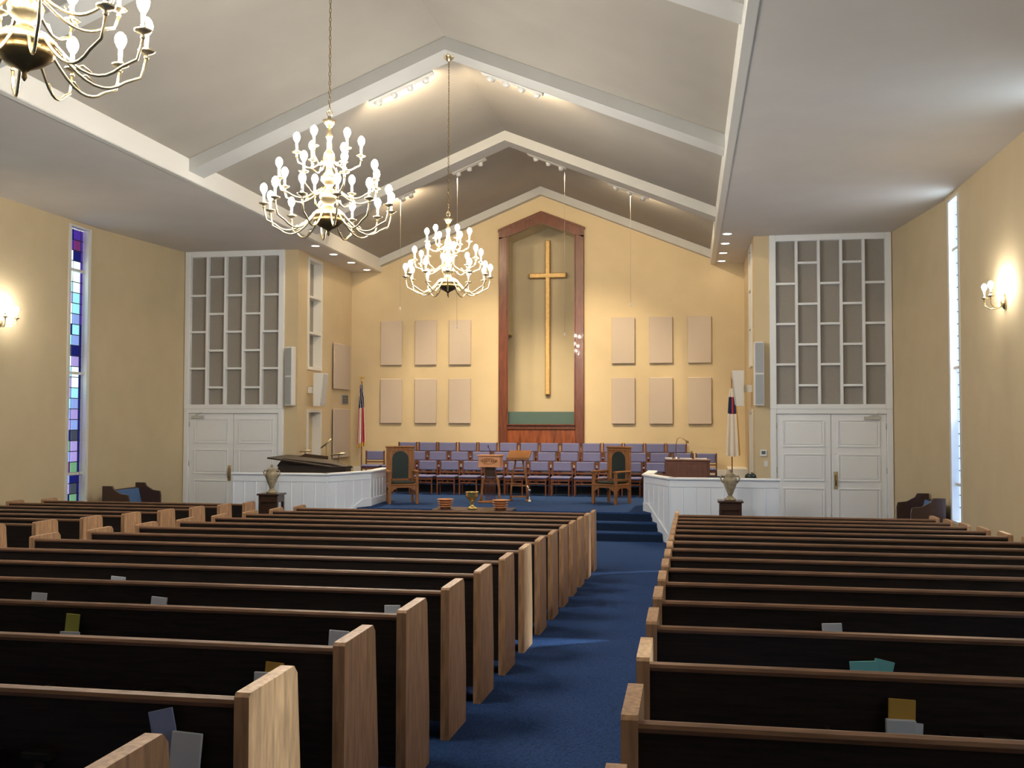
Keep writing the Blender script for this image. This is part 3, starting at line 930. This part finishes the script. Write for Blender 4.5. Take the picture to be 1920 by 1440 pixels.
# ---------------------------------------------------------------- urns on wooden stands
def urn(lab_u, lab_s, x, y):
    s = thing('plant_stand', lab_s, 'stand', (x, y, 0), group='wooden stands under the urns')
    MB().cbox(-0.22, 0.22, -0.2, 0.2, 0.83, 0.865, 0.01).build('stand_top', DKWOOD, s)
    MB().cbox(-0.19, 0.19, -0.17, 0.17, 0.70, 0.83, 0.006).build('apron', DKWOOD, s)
    for sx in (-1, 1):
        for sy in (-1, 1):
            MB().cbox(sx * 0.165 - 0.025, sx * 0.165 + 0.025, sy * 0.145 - 0.025, sy * 0.145 + 0.025, 0, 0.70, 0.006).build('leg', DKWOOD, s)
    MB().cbox(-0.16, 0.16, -0.14, 0.14, 0.18, 0.20, 0.004).build('shelf', DKWOOD, s)
    MB().cbox(-0.15, 0.15, -0.135, -0.12, 0.20, 0.70, 0.004).build('front_panel', DKWOOD, s)
    t = thing('urn', lab_u, 'urn', (x, y, 0.865), group='stone urns by the choir rails')
    MB().lathe([(0.10, 0), (0.10, 0.03), (0.07, 0.045), (0.035, 0.085), (0.045, 0.105), (0.065, 0.16), (0.105, 0.26), (0.125, 0.33), (0.12, 0.38), (0.085, 0.41), (0.10, 0.43), (0.095, 0.445), (0.06, 0.45)], 20).build('body', STONE, t)
    MB().lathe([(0.085, 0.445), (0.07, 0.465), (0.03, 0.485), (0.018, 0.50), (0.03, 0.52), (0.012, 0.545)], 16).build('lid', STONE, t)
    for sx in (-1, 1):
        MB().tube([(sx * 0.09, 0, 0.415), (sx * 0.145, 0, 0.43), (sx * 0.165, 0, 0.39), (sx * 0.145, 0, 0.34), (sx * 0.11, 0, 0.30)], 0.014, 8).build('handle', STONE, t)


urn('weathered stone urn with two handles beside the left choir rail', 'dark wooden stand under the left urn', -7.82, 18.1)
urn('weathered stone urn with two handles beside the right choir rail', 'dark wooden stand under the right urn', 0.71, 18.1)

# ---------------------------------------------------------------- grand piano
p = thing('grand_piano', 'dark grand piano with slanted lid behind the left choir rail', 'piano', (-7.70, 20.35, PZ))
outl = [(-0.72, -0.55), (0.78, -0.62), (0.78, -0.30), (0.55, 0.05), (0.30, 0.20), (0.0, 0.35), (-0.15, 0.60), (-0.45, 0.70), (-0.72, 0.55)]
MB().prism(outl, 0.50, 0.80, 'Z').build('case', PIANO, p)
MB().prism([(x * 1.02, y * 1.02) for x, y in outl], 0.80, 0.815, 'Z').build('rim', PIANO, p)
lid = MB().add([(-0.95, -0.58, 0.985), (0.80, -0.66, 0.765), (0.80, -0.25, 0.80), (0.30, 0.22, 0.86), (-0.5, 0.66, 0.97), (-0.95, 0.5, 1.005)] + [(-0.95, -0.58, 0.955), (0.80, -0.66, 0.74), (0.80, -0.25, 0.775), (0.30, 0.22, 0.835), (-0.5, 0.66, 0.945), (-0.95, 0.5, 0.975)],
               [(0, 1, 2, 3, 4, 5), (11, 10, 9, 8, 7, 6)] + [(k, (k + 1) % 6, 6 + (k + 1) % 6, 6 + k) for k in range(6)])
lid.build('lid', PIANO, p)
MB().prism([(-0.78, 0.81), (0.68, 0.81), (0.40, 0.86), (-0.66, 0.96)], -0.46, -0.42, 'Y').build('lid_prop_board', PIANO, p)
MB().prism([(-0.45, 0.99), (0.20, 0.93), (0.20, 1.0), (-0.30, 1.05)], -0.10, -0.07, 'Y').build('music_desk', DKWOOD, p)
for x, y in ((-0.55, -0.4), (0.6, -0.45), (-0.4, 0.5)):
    MB().lathe([(0.04, 0), (0.03, 0.05), (0.05, 0.25), (0.06, 0.5)], 10, (x, y, 0)).build('leg', PIANO, p)
MB().cbox(-0.12, 0.12, -0.1, 0.1, 0.0, 0.06, 0.01).cbox(-0.03, 0.03, -0.03, 0.03, 0.06, 0.5, 0.005).build('pedal_lyre', PIANO, p)


def brass_light(label, x, y, z, dx, dz):
    t = thing('music_light', label, 'lamp', (x, y, PZ), group='brass lights over the piano')
    MB().lathe([(0.11, 0), (0.10, 0.02), (0.015, 0.035), (0.009, 0.05), (0.009, z - PZ)], 12).build('stand', BRASSD, t)
    MB().tube([(-dx / 2, 0, z - PZ - dz / 2), (0, 0, z - PZ), (dx / 2, 0, z - PZ + dz / 2)], [0.018, 0.022, 0.018], 8).build('shade', BRASS, t)


brass_light('small brass light nearest the left doors, over the piano', -8.42, 21.30, 1.56, 0.26, 0.03)
brass_light('small brass light tilted steeply up, over the piano', -7.95, 21.35, 1.73, 0.24, 0.20)
brass_light('small brass light at the right end of the piano', -7.62, 21.25, 1.50, 0.36, 0.05)

# ---------------------------------------------------------------- organ console
p = thing('organ_console', 'brown wooden organ console behind the right choir rail', 'organ', (-0.03, 21.5, PZ))
MB().cbox(-0.46, 0.46, -0.02, 0.45, 0.0, 0.92, 0.01).build('case', ORGAN, p)
MB().cbox(-0.48, 0.48, -0.04, 0.47, 0.92, 0.95, 0.008).build('lid', ORGAN, p)
MB().cbox(-0.42, 0.42, -0.035, -0.02, 0.08, 0.86, 0.008).build('back_panel', ORGAN, p)
MB().cbox(-0.46, 0.46, 0.45, 0.75, 0.55, 0.70, 0.01).build('key_desk', ORGAN, p)
for sx in (-1, 1):
    MB().cbox(sx * 0.42 - 0.03, sx * 0.42 + 0.03, 0.68, 0.74, 0, 0.55, 0.006).build('leg', ORGAN, p)
zo = PZ + 0.95
t = thing('desk_lamp', 'slender gooseneck desk lamp on the organ console', 'lamp', (-0.27, 21.62, zo))
MB().lathe([(0.07, 0), (0.065, 0.02), (0.02, 0.03), (0.01, 0.05)], 12).build('base', CHROME, t)
MB().tube([(0, 0, 0.04), (0, 0, 0.30), (0.03, 0, 0.43), (0.09, 0, 0.46), (0.17, 0, 0.42), (0.22, 0, 0.38)], 0.009, 6).build('neck', BRASSD, t)
MB().lathe([(0.03, -0.03), (0.035, -0.02), (0.02, 0.02), (0.01, 0.03)], 10, (0.235, 0, 0.37)).build('shade', BRASSD, t)
for lab, x, y, ww, dd, hh in (('white sheet music lying at the left end of the organ top', -0.425, 21.60, 0.13, 0.22, 0.03), ('white sheet music in the middle of the organ top', -0.06, 21.66, 0.26, 0.20, 0.02), ('thin white book at the right end of the organ top', 0.25, 21.70, 0.24, 0.18, 0.02)):
    t = thing('sheet_music', lab, 'sheet music', (x, y, zo), R(random.uniform(-8, 8)), 'papers on the organ')
    for q in range(2):
        MB().cbox(-ww / 2, ww / 2, -dd / 2, dd / 2, q * hh / 2, q * hh / 2 + hh / 2 - 0.001, 0.002).build('sheet', PAPER, t, (0, 0, 0), (0, 0, R(5 * q)))
t = thing('water_bottle', 'small dark bottle standing on the organ console', 'bottle', (0.06, 21.75, zo))
MB().lathe([(0.028, 0), (0.03, 0.01), (0.03, 0.10), (0.014, 0.13), (0.014, 0.15)], 12).build('bottle_body', DKWOOD, t)
MB().lathe([(0.016, 0.148), (0.016, 0.17)], 10).build('cap', BRASSD, t)
t = thing('small_plant', 'small dark potted object behind the right end of the choir rail', 'pot', (1.13, 19.25, PZ))
MB().lathe([(0.10, 0), (0.13, 0.55), (0.14, 0.70), (0.12, 0.71)], 14).build('pot', DKWOOD, t)
MB().lathe([(0.11, 0.70), (0.10, 0.76), (0.05, 0.80), (0.02, 0.81)], 12).build('mound', LEATHER, t)


# ---------------------------------------------------------------- flags
def flag(label, x, y, kind):
    t = thing('flag', label, 'flag', (x, y, PZ), group='flags on poles in the chancel')
    MB().lathe([(0.16, 0), (0.15, 0.03), (0.06, 0.06), (0.025, 0.10)], 16).build('base', BRASSD, t)
    MB().tube([(0, 0, 0.08), (0, 0, 2.72)], 0.014, 8).build('pole', OAK, t)
    if kind == 'us':
        fin = MB().lathe([(0.02, 2.72), (0.035, 2.75), (0.02, 2.78)], 10)
        fin.prism([(-0.09, 2.86), (-0.03, 2.80), (0, 2.77), (0.03, 2.80), (0.09, 2.86), (0.03, 2.85), (0, 2.89), (-0.03, 2.85)], -0.012, 0.012, 'Y')
    else:
        fin = MB().lathe([(0.02, 2.72), (0.035, 2.75), (0.015, 2.79), (0.03, 2.83), (0.0, 2.92)], 10)
    fin.build('finial', GOLD, t)
    # gathered cloth: pleats around the pole that widen downwards
    nu, nv = 28, 16
    ztop, zbot = (2.66, 1.12) if kind == 'us' else (2.50, 0.98)
    vs, fs, mi = [], [], []
    for j in range(nv + 1):
        v = j / nv
        wd = (0.05 + 0.17 * v ** 0.7) if kind == 'us' else (0.09 + 0.22 * v ** 0.6)
        for i in range(nu + 1):
            uu = i / nu
            sag = -0.22 * (1 - uu) * v if kind == 'us' else -0.10 * math.sin(uu * 3) * v
            xx = (uu - (0.45 if kind == 'us' else 0.42)) * wd
            yy = -0.045 - (0.030 if kind == 'us' else 0.016) * math.sin(uu * math.pi * (7 if kind == 'us' else 5)) * (0.35 + v)
            vs.append((xx, yy, ztop + (zbot - ztop) * v + sag * 0.35))
    for j in range(nv):
        for i in range(nu):
            fs.append((j * (nu + 1) + i, j * (nu + 1) + i + 1, (j + 1) * (nu + 1) + i + 1, (j + 1) * (nu + 1) + i))
            v, uu = (j + 0.5) / nv, (i + 0.5) / nu
            if kind == 'us':
                if v < 0.40:
                    c = 1 if (i * 7 + j * 3) % 5 == 0 else 2
                else:
                    c = 0 if (i // 3) % 2 == 0 else 1
                if v > 0.94:
                    c = 3
            else:
                c = 1
                if 0.12 < v < 0.38:
                    c = 2
                    if 0.42 < uu < 0.62 or 0.22 < v < 0.27:
                        c = 0
                if i >= nu - 3:
                    c = 3
            mi.append(c)
    me = bpy.data.meshes.new('cloth')
    me.from_pydata(vs, [], fs)
    for q in (FRED, FWHITE, FBLUE, FGOLD):
        me.materials.append(q)
    me.polygons.foreach_set('material_index', mi)
    o = inst(me, 'cloth', t)
    so = o.modifiers.new('thickness', 'SOLIDIFY')
    so.thickness = 0.006
    return t


flag('furled flag with stars and red white stripes in the left chancel corner', -8.20, 24.55, 'us')
flag('furled white flag with blue canton and red cross by the right chancel wall', 0.97, 23.55, 'ch')

# ================================================================ FITTINGS ON THE WALLS
# niche: wooden frame, glass, cross
p = thing('niche_frame', 'tall mahogany pentagon frame around the niche in the front wall', 'frame', (X0, YW, 1.65))
T = 0.225
yb0, yb1 = -0.07, 0.10
z_ = lambda v: v - 1.65
MB().cbox(-1.09, -1.09 + T, yb0, yb1, 0, z_(6.92), 0.012).build('jamb', MAHO, p)
MB().cbox(1.09 - T, 1.09, yb0, yb1, 0, z_(6.92), 0.012).build('jamb', MAHO, p)
for sx in (-1, 1):
    MB().prism([(sx * 1.09, z_(6.86)), (sx * 1.09, z_(7.08)), (0, z_(7.51)), (0, z_(7.25)), (sx * (1.09 - T), z_(6.93))], yb0, yb1, 'Y').build('gable_rail', MAHO, p)
    MB().prism([(sx * 1.11, z_(7.05)), (sx * 1.11, z_(7.11)), (0, z_(7.55)), (0, z_(7.49))], yb0 - 0.02, yb1, 'Y').build('gable_moulding', MAHO, p)
    MB().cbox(sx * 0.855 - 0.015, sx * 0.855 + 0.015, yb0 - 0.012, yb0 + 0.01, z_(2.16), z_(6.92), 0.004).build('inner_bead', MAHO, p)
MB().cbox(-1.09 + T, 1.09 - T, yb0 + 0.04, yb1, 0, z_(2.02), 0.006).build('lower_panel', MAHOL, p)
MB().cbox(-1.09 + T, 1.09 - T, yb0 + 0.01, yb1, z_(2.02), z_(2.12), 0.01).build('lower_rail', MAHO, p)
MB().cbox(-1.09 + T, 1.09 - T, yb0 - 0.03, yb1 + 0.06, z_(2.12), z_(2.155), 0.008).build('sill', MAHO, p)
o = MB().box(-0.90, 0.90, -0.012, 0.012, 0, 0.32).build('pool_glass', TEAL, None, (X0, YW + 0.19, 2.15))
tag(o, 'low teal glass panel across the bottom of the niche', 'glass panel')

p = thing('cross', 'tall golden wooden cross on the back wall of the niche', 'cross', (X0, YN - 0.14, 2.93))
H = 4.08
MB().cbox(-0.055, 0.055, 0, 0.09, 0, H, 0.01).build('upright', GOLD, p)
MB().cbox(-0.49, 0.49, -0.004, 0.086, H - 0.985, H - 0.87, 0.01).build('crossbar', GOLD, p)
MB().box(-0.068, 0.068, 0.05, 0.10, -0.012, H + 0.014).build('upright_border', GOLDE, p)
MB().box(-0.503, 0.503, 0.045, 0.095, H - 0.998, H - 0.857).build('crossbar_border', GOLDE, p)
for sx in (-1, 1):
    MB().box(sx * 0.2 - 0.01, sx * 0.2 + 0.01, 0.09, 0.138, H - 0.94, H - 0.92).build('wall_bracket', GOLDE, p)
MB().box(-0.01, 0.01, 0.09, 0.138, 1.0, 1.02).build('wall_bracket', GOLDE, p)

# acoustic panels
cols = [-7.58, -6.66, -5.76, -1.60, -0.675, 0.265]
names = ['first', 'second', 'third', 'fourth', 'fifth', 'sixth']
for rn, z0, z1 in (('upper', 3.665, 4.82), ('lower', 2.165, 3.318)):
    for k, x in enumerate(cols):
        t = thing('acoustic_panel', 'beige fabric acoustic panel on the front wall, %s row, %s from the left' % (rn, names[k]), 'panel', (x, YW, z0), group='acoustic panels on the front wall')
        MB().cbox(-0.288, 0.288, -0.075, -0.035, 0, z1 - z0, 0.012).build('fabric_face', PANEL, t)
        MB().box(-0.27, 0.27, -0.035, -0.021, 0.02, z1 - z0 - 0.02).build('backing_board', DKWOOD, t)
for lab, z0, z1 in (('upper beige acoustic panel on the left chancel wall', 3.02, 4.16), ('lower beige acoustic panel on the left chancel wall', 1.30, 2.53)):
    t = thing('acoustic_panel', lab, 'panel', (XLN, 24.25, z0), group='acoustic panels on the side wall')
    MB().cbox(0.035, 0.075, -0.60, 0.60, 0, z1 - z0, 0.012).build('fabric_face', PANEL, t)
    MB().box(0.021, 0.035, -0.57, 0.57, 0.02, z1 - z0 - 0.02).build('backing_board', DKWOOD, t)
t = thing('wall_vent', 'small grey square vent between the two panels on the left chancel wall', 'vent', (XLN, 24.60, 2.65))
MB().cbox(0, 0.02, -0.24, 0.24, 0, 0.25, 0.005).build('vent_frame', GREYSP, t)
for k in range(5):
    MB().box(0.02, 0.028, -0.21, 0.21, 0.03 + 0.042 * k, 0.052 + 0.042 * k).build('vent_slat', DARKP, t)


# narrow screened niches in the chancel side walls
def narrow_screen(n, xf, sx):
    g = struct('trim_screen_%d' % n, (xf, 22.47, 0))
    h = 0.45
    a, b = sorted((-sx * 0.18, sx * 0.03))
    fr = MB()
    for z0, z1 in ((3.42, 6.04), (PZ, 2.50)):
        fr.box(a, b, -h, -h + 0.07, z0, z1).box(a, b, h - 0.07, h, z0, z1)
        fr.box(a, b, -h + 0.07, h - 0.07, z1 - 0.07, z1)
    fr.box(a, b, -h + 0.07, h - 0.07, 3.42, 3.49)
    fr.build('screen_frame', TRIM, g)
    for z in (4.28, 5.12):
        MB().box(a, b, -h + 0.07, h - 0.07, z - 0.025, z + 0.025).build('crossbar', TRIM, g)
    ed = [3.49, 4.255, 4.305, 5.095, 5.145, 5.97]
    c, d = sorted((-sx * 0.19, -sx * 0.18))
    for q in range(3):
        MB().box(c, d, -h + 0.07, h - 0.07, ed[2 * q], ed[2 * q + 1]).build('screen_panel', SCREEN, g)
    MB().box(c, d, -h + 0.07, h - 0.07, PZ, 2.43).build('back_panel', WALL, g)


narrow_screen(1, XLN, 1)
narrow_screen(2, XRN, -1)


# loudspeakers
def column_speaker(label, x, rz):
    t = thing('column_speaker', label, 'loudspeaker', (x, YD - 0.14, 2.57), rz, 'white column speakers')
    MB().cbox(-0.10, 0.10, -0.07, 0.08, 0, 1.32, 0.012).build('cabinet', WHITEP, t)
    for z in (0.03, 0.68):
        MB().cbox(-0.08, 0.08, -0.082, -0.068, z, z + 0.61, 0.005).build('grille', GREYSP, t)
    MB().box(-0.03, 0.03, 0.08, 0.14, 0.3, 0.4).box(-0.03, 0.03, 0.08, 0.14, 0.9, 1.0).build('bracket', DARKP, t)


column_speaker('white column loudspeaker beside the left doors', -8.80, R(-14))
column_speaker('white column loudspeaker beside the right doors', 1.43, R(4))


def wedge(label, x, y, sx):
    t = thing('monitor_speaker', label, 'loudspeaker', (x, y, 2.57), 0, 'white angled speakers')
    prof = [(0, 0.0), (sx * 0.16, 0.0), (sx * 0.24, 0.76), (0, 0.76)]
    MB().prism(prof, -0.16, 0.16, 'Y').build('cabinet', WHITEP, t)
    MB().prism([(sx * 0.168, 0.03), (sx * 0.180, 0.03), (sx * 0.250, 0.73), (sx * 0.238, 0.73)], -0.14, 0.14, 'Y').build('grille', mat('pale_grille', (0.62, 0.62, 0.60), 0.6), t)
    a, b = sorted((-sx * 0.18, 0))
    MB().box(a, b, -0.04, 0.04, 0.3, 0.45).build('bracket', WHITEP, t)


wedge('white angled loudspeaker on the left chancel wall below the narrow screen', XLN + 0.19, 22.1, 1)
wedge('white angled loudspeaker on the right chancel wall near the white flag', XRN - 0.19, 22.1, -1)

t = thing('thermostat', 'white thermostat with grey display beside the right doors', 'thermostat', (1.52, YD, 1.52))
MB().cbox(-0.07, 0.07, -0.03, 0, 0, 0.14, 0.006).build('housing', WHITEP, t)
MB().box(-0.04, 0.04, -0.034, -0.03, 0.045, 0.11).build('display', mat('lcd_grey', (0.12, 0.15, 0.18), 0.3), t)
t = thing('light_switch', 'pale light switch below the thermostat', 'switch', (1.57, YD, 1.31))
MB().cbox(-0.04, 0.04, -0.012, 0, 0, 0.12, 0.004).build('plate', WHITEP, t)
MB().box(-0.008, 0.008, -0.022, -0.012, 0.045, 0.075).build('toggle', WHITEP, t)

# ================================================================ LAMPS
# ---------------------------------------------------------------- chandeliers
ARM = {}
for tier, (r0, z0, dip, r1, z1, rad) in {'low': (0.11, 0.27, 0.035, 0.655, 0.255, 0.0095), 'mid': (0.07, 0.50, 0.37, 0.52, 0.51, 0.010), 'top': (0.05, 0.79, 0.70, 0.33, 0.815, 0.009)}.items():
    path = []
    for k in range(13):
        t_ = k / 12
        rr = r0 + (r1 - r0) * (t_ ** 0.85)
        zz = (1 - t_) ** 2 * z0 + 2 * t_ * (1 - t_) * (2 * dip - (z0 + z1) / 2) + t_ ** 2 * z1
        if t_ > 0.8:
            rr = r1 - (r1 - rr) * 0.4
        path.append((rr, 0, zz))
    mbq = MB().tube(path, rad, 6)
    mbq.tube([(path[5][0], 0, path[5][2] + 0.01), (path[4][0], 0, path[5][2] + 0.05), (path[3][0] + 0.02, 0, path[5][2] + 0.045), (path[3][0] + 0.03, 0, path[5][2] + 0.02)], rad * 0.6, 5)
    ARM[tier] = (mbq.mesh('arm', BRASS), r1, z1)
PAN = MB().lathe([(0.008, -0.05), (0.016, -0.035), (0.010, -0.02), (0.045, -0.004), (0.052, 0.006), (0.03, 0.006), (0.02, 0.02), (0.014, 0.03)], 12).mesh('drip_pan', BRASS)
CAND = MB().lathe([(0.0135, 0.02), (0.0135, 0.10)], 8).mesh('candle_sleeve', IVORY)
BULBM = MB().lathe([(0.011, 0.10), (0.022, 0.115), (0.034, 0.14), (0.037, 0.163), (0.028, 0.19), (0.010, 0.208)], 7).mesh('bulb', BULB)
BODY = MB().lathe([(0.10, 0.17), (0.165, 0.19), (0.17, 0.225), (0.13, 0.265), (0.06, 0.29), (0.045, 0.33), (0.085, 0.37), (0.10, 0.42), (0.07, 0.47), (0.035, 0.50), (0.05, 0.54), (0.085, 0.57), (0.08, 0.62), (0.04, 0.67), (0.03, 0.72), (0.055, 0.77), (0.065, 0.81), (0.05, 0.86), (0.025, 0.90), (0.022, 1.0), (0.04, 1.04), (0.02, 1.08), (0.018, 1.14)], 20).mesh('column', BRASS)
BOWL = MB().lathe([(0.004, 0.0), (0.016, 0.02), (0.012, 0.045), (0.03, 0.065), (0.10, 0.10), (0.150, 0.14), (0.165, 0.175), (0.10, 0.178)], 20).mesh('bowl', BRASSD)
FIN = MB().lathe([(0.018, 1.13), (0.05, 1.17), (0.075, 1.205), (0.05, 1.21), (0.02, 1.22), (0.02, 1.25)], 14).tube([(0.03 * math.cos(t), 0, 1.28 + 0.035 * math.sin(t)) for t in [k * math.pi / 5 for k in range(10)]], 0.006, 5, closed=True).mesh('finial', BRASS)
LINK = MB().tube([(0.011 * math.cos(t), 0, 0.03 * math.sin(t)) for t in [k * math.pi / 4 for k in range(8)]], 0.0035, 4, closed=True)


def chandelier(label, y, zb, zceil, ph):
    t = thing('chandelier', label, 'chandelier', (X0, y, zb), 0, 'brass chandeliers along the ridge')
    inst(BODY, 'column', t)
    inst(BOWL, 'bowl', t)
    inst(FIN, 'finial', t)
    for tier, cnt, off in (('low', 12, 0.13), ('mid', 8, 0.30), ('top', 6, 0.05)):
        me, r1, z1 = ARM[tier]
        for k in range(cnt):
            a = 2 * math.pi * k / cnt + off + ph
            o = inst(me, 'arm', t, (0, 0, 0), (0, 0, a))
            inst(PAN, 'drip_pan', o, (r1, 0, z1 + 0.04))
            inst(CAND, 'candle_sleeve', o, (r1, 0, z1 + 0.04))
            inst(BULBM, 'bulb', o, (r1, 0, z1 + 0.04))
    top = zceil - zb
    ch = MB()
    z = 1.31
    k = 0
    while z < top - 0.05:
        vs = [Vector(v) for v in LINK.v]
        rot = Matrix.Rotation(R(90 * (k % 2)), 3, 'Z')
        ch.add([rot @ v + Vector((0, 0, z)) for v in vs], LINK.f, 0, True)
        z += 0.048
        k += 1
    tag(ch.build('chain', BRASSD, t), kind='stuff')
    MB().lathe([(0.02, -0.10), (0.05, -0.07), (0.09, -0.03), (0.095, 0.0)], 16, (0, 0, top)).build('canopy', BRASS, t)


chandelier('brass candle chandelier nearest the front wall, hanging before the cross', 15.10, 4.18, ZR - 0.20, 0.1)
chandelier('large brass candle chandelier in the middle, over the pews', 9.86, 4.17, ZR - 0.20, 0.35)
chandelier('brass candle chandelier cut off by the top left corner', 5.02, 4.17, ZR - 0.20, 0.6)


# ---------------------------------------------------------------- wall sconces
def sconce(label, x, y, z, sx):
    t = thing('wall_sconce', label, 'lamp', (x, y, z), 0 if sx > 0 else R(180), 'brass candle sconces')
    MB().lathe([(0.0, -0.09), (0.02, -0.08), (0.05, -0.04), (0.06, 0.02), (0.04, 0.09), (0.015, 0.13), (0.0, 0.14)], 12, (0.012, 0, 0)).build('backplate', BRASS, t)
    for k in (-1, 1):
        o = MB().tube([(0.03, 0, 0), (0.10, k * 0.04, -0.07), (0.18, k * 0.10, -0.07), (0.235, k * 0.145, -0.02), (0.24, k * 0.15, 0.05)], 0.009, 6).build('arm', BRASS, t)
        inst(PAN, 'drip_pan', o, (0.24, k * 0.15, 0.09))
        inst(CAND, 'candle_sleeve', o, (0.24, k * 0.15, 0.09))
        inst(BULBM, 'bulb', o, (0.24, k * 0.15, 0.09))


sconce('two light brass sconce on the right wall near the bright window', XR, 15.05, 3.92, -1)
sconce('two light brass sconce on the left wall at the edge of the photo', XL, 15.50, 3.92, 1)

# ---------------------------------------------------------------- soffit downlights
for sx, nm in ((-1, 'left'), (1, 'right')):
    for k, y in enumerate((21.05, 22.2, 23.45, 24.65)):
        x = X0 + sx * 4.46
        t = thing('downlight', 'recessed downlight in the %s soffit, %s from the front wall' % (nm, ORD[3 - k]), 'lamp', (x, y, ZS), group='recessed soffit downlights')
        MB().lathe([(0.088, -0.002), (0.095, -0.014), (0.115, -0.010), (0.118, 0.0), (0.088, -0.002)], 20, caps=False).build('trim_ring', WHITEP, t)
        MB().lathe([(0.005, -0.006), (0.088, -0.006), (0.088, 0.0)], 18).build('lamp_face', LAMPF, t)
        spot('downlight_beam', (x, y, ZS - 0.03), (X0 + sx * 2.6, y - 1.8, 0.5), P_SPOT, 72, 1.0, 0.08)

# ---------------------------------------------------------------- track lights on the far side of the beams
def track(label, y, xa, xb, heads, power, target, size, group, dz=0.13):
    za, zb = zc(xa) - dz, zc(xb) - dz
    cx = (xa + xb) / 2
    t = thing('track_light', label, 'lamp', (cx, y, (za + zb) / 2), group=group)
    cz = (za + zb) / 2
    a, b = Vector((xa - cx, 0, za - cz)), Vector((xb - cx, 0, zb - cz))
    MB().bar(a, b, 0.16, 0.13).build('housing', TRIM, t)
    for q in (0.12, 0.88):
        p0 = a.lerp(b, q)
        MB().box(p0.x - 0.02, p0.x + 0.02, -0.02, 0.02, p0.z, p0.z + dz - 0.02).build('hanger', TRIM, t)
    for k in range(heads):
        q = (k + 0.5) / heads
        p0 = a.lerp(b, q) + Vector((0, 0.10, -0.07))
        tg = Vector(target) - Vector((cx, y, cz))
        d = (tg - p0).normalized()
        h = MB().lathe([(0.03, -0.10), (0.05, -0.08), (0.055, 0.04), (0.045, 0.04)], 12).build('lamp_head', WHITEP, t, p0, d.to_track_quat('Z', 'Y').to_euler())
        MB().lathe([(0.0, 0.035), (0.046, 0.035), (0.046, 0.03)], 12).build('lamp_face', LAMPF, h)
        wp = Vector((cx, y, cz)) + p0 + d * 0.06
        spot('track_beam', wp, wp + d * 5, power, size, 0.7, 0.05)
    return t


track('white track light left of the ridge on the nearer ceiling beam', 15.46, -5.08, -4.03, 4, P_UP, (-4.8, 17.3, 7.9), 150, 'ceiling track lights')
track('white track light right of the ridge on the nearer ceiling beam', 15.46, -3.20, -2.22, 4, P_UP, (-2.5, 17.3, 7.9), 150, 'ceiling track lights')
track('white track light left of the ridge on the farther ceiling beam', 20.56, -4.92, -4.2, 3, P_TRACK, (-4.9, 25.0, 1.7), 64, 'ceiling track lights')
track('white track light right of the ridge on the farther ceiling beam', 20.56, -3.27, -2.47, 3, P_TRACK, (-2.4, 25.0, 1.7), 64, 'ceiling track lights')
track('short white track light low on the left slope of the farther beam', 20.56, -6.1, -5.75, 2, P_TRACK * 0.34, (-6.3, 25.0, 5.0), 150, 'ceiling track lights')
track('white track light low on the right slope of the farther beam', 20.56, -1.6, -0.77, 3, P_TRACK * 0.24, (-1.0, 25.0, 5.0), 150, 'ceiling track lights')

# ---------------------------------------------------------------- hanging choir microphones
for lab, x, z0, z1 in (('thin hanging choir microphone farthest left', -6.09, zc(-6.09), 4.6), ('thin hanging choir microphone left of the niche', -4.84, zc(-4.84), 4.2),
                       ('thin hanging choir microphone in front of the niche', -2.54, zc(-2.54), 4.0), ('thin hanging choir microphone farthest right', -1.17, zc(-1.17), 4.6)):
    t = thing('hanging_microphone', lab, 'microphone', (x, 20.75, z1), group='hanging choir microphones')
    MB().tube([(0, 0, 0.08), (0, 0, z0 - z1)], 0.0032, 5).build('cable', mat('cable_beige', (0.45, 0.41, 0.36), 0.6), t)
    MB().lathe([(0.004, 0.0), (0.013, 0.01), (0.013, 0.06), (0.006, 0.085)], 8).build('capsule', WHITEP, t)
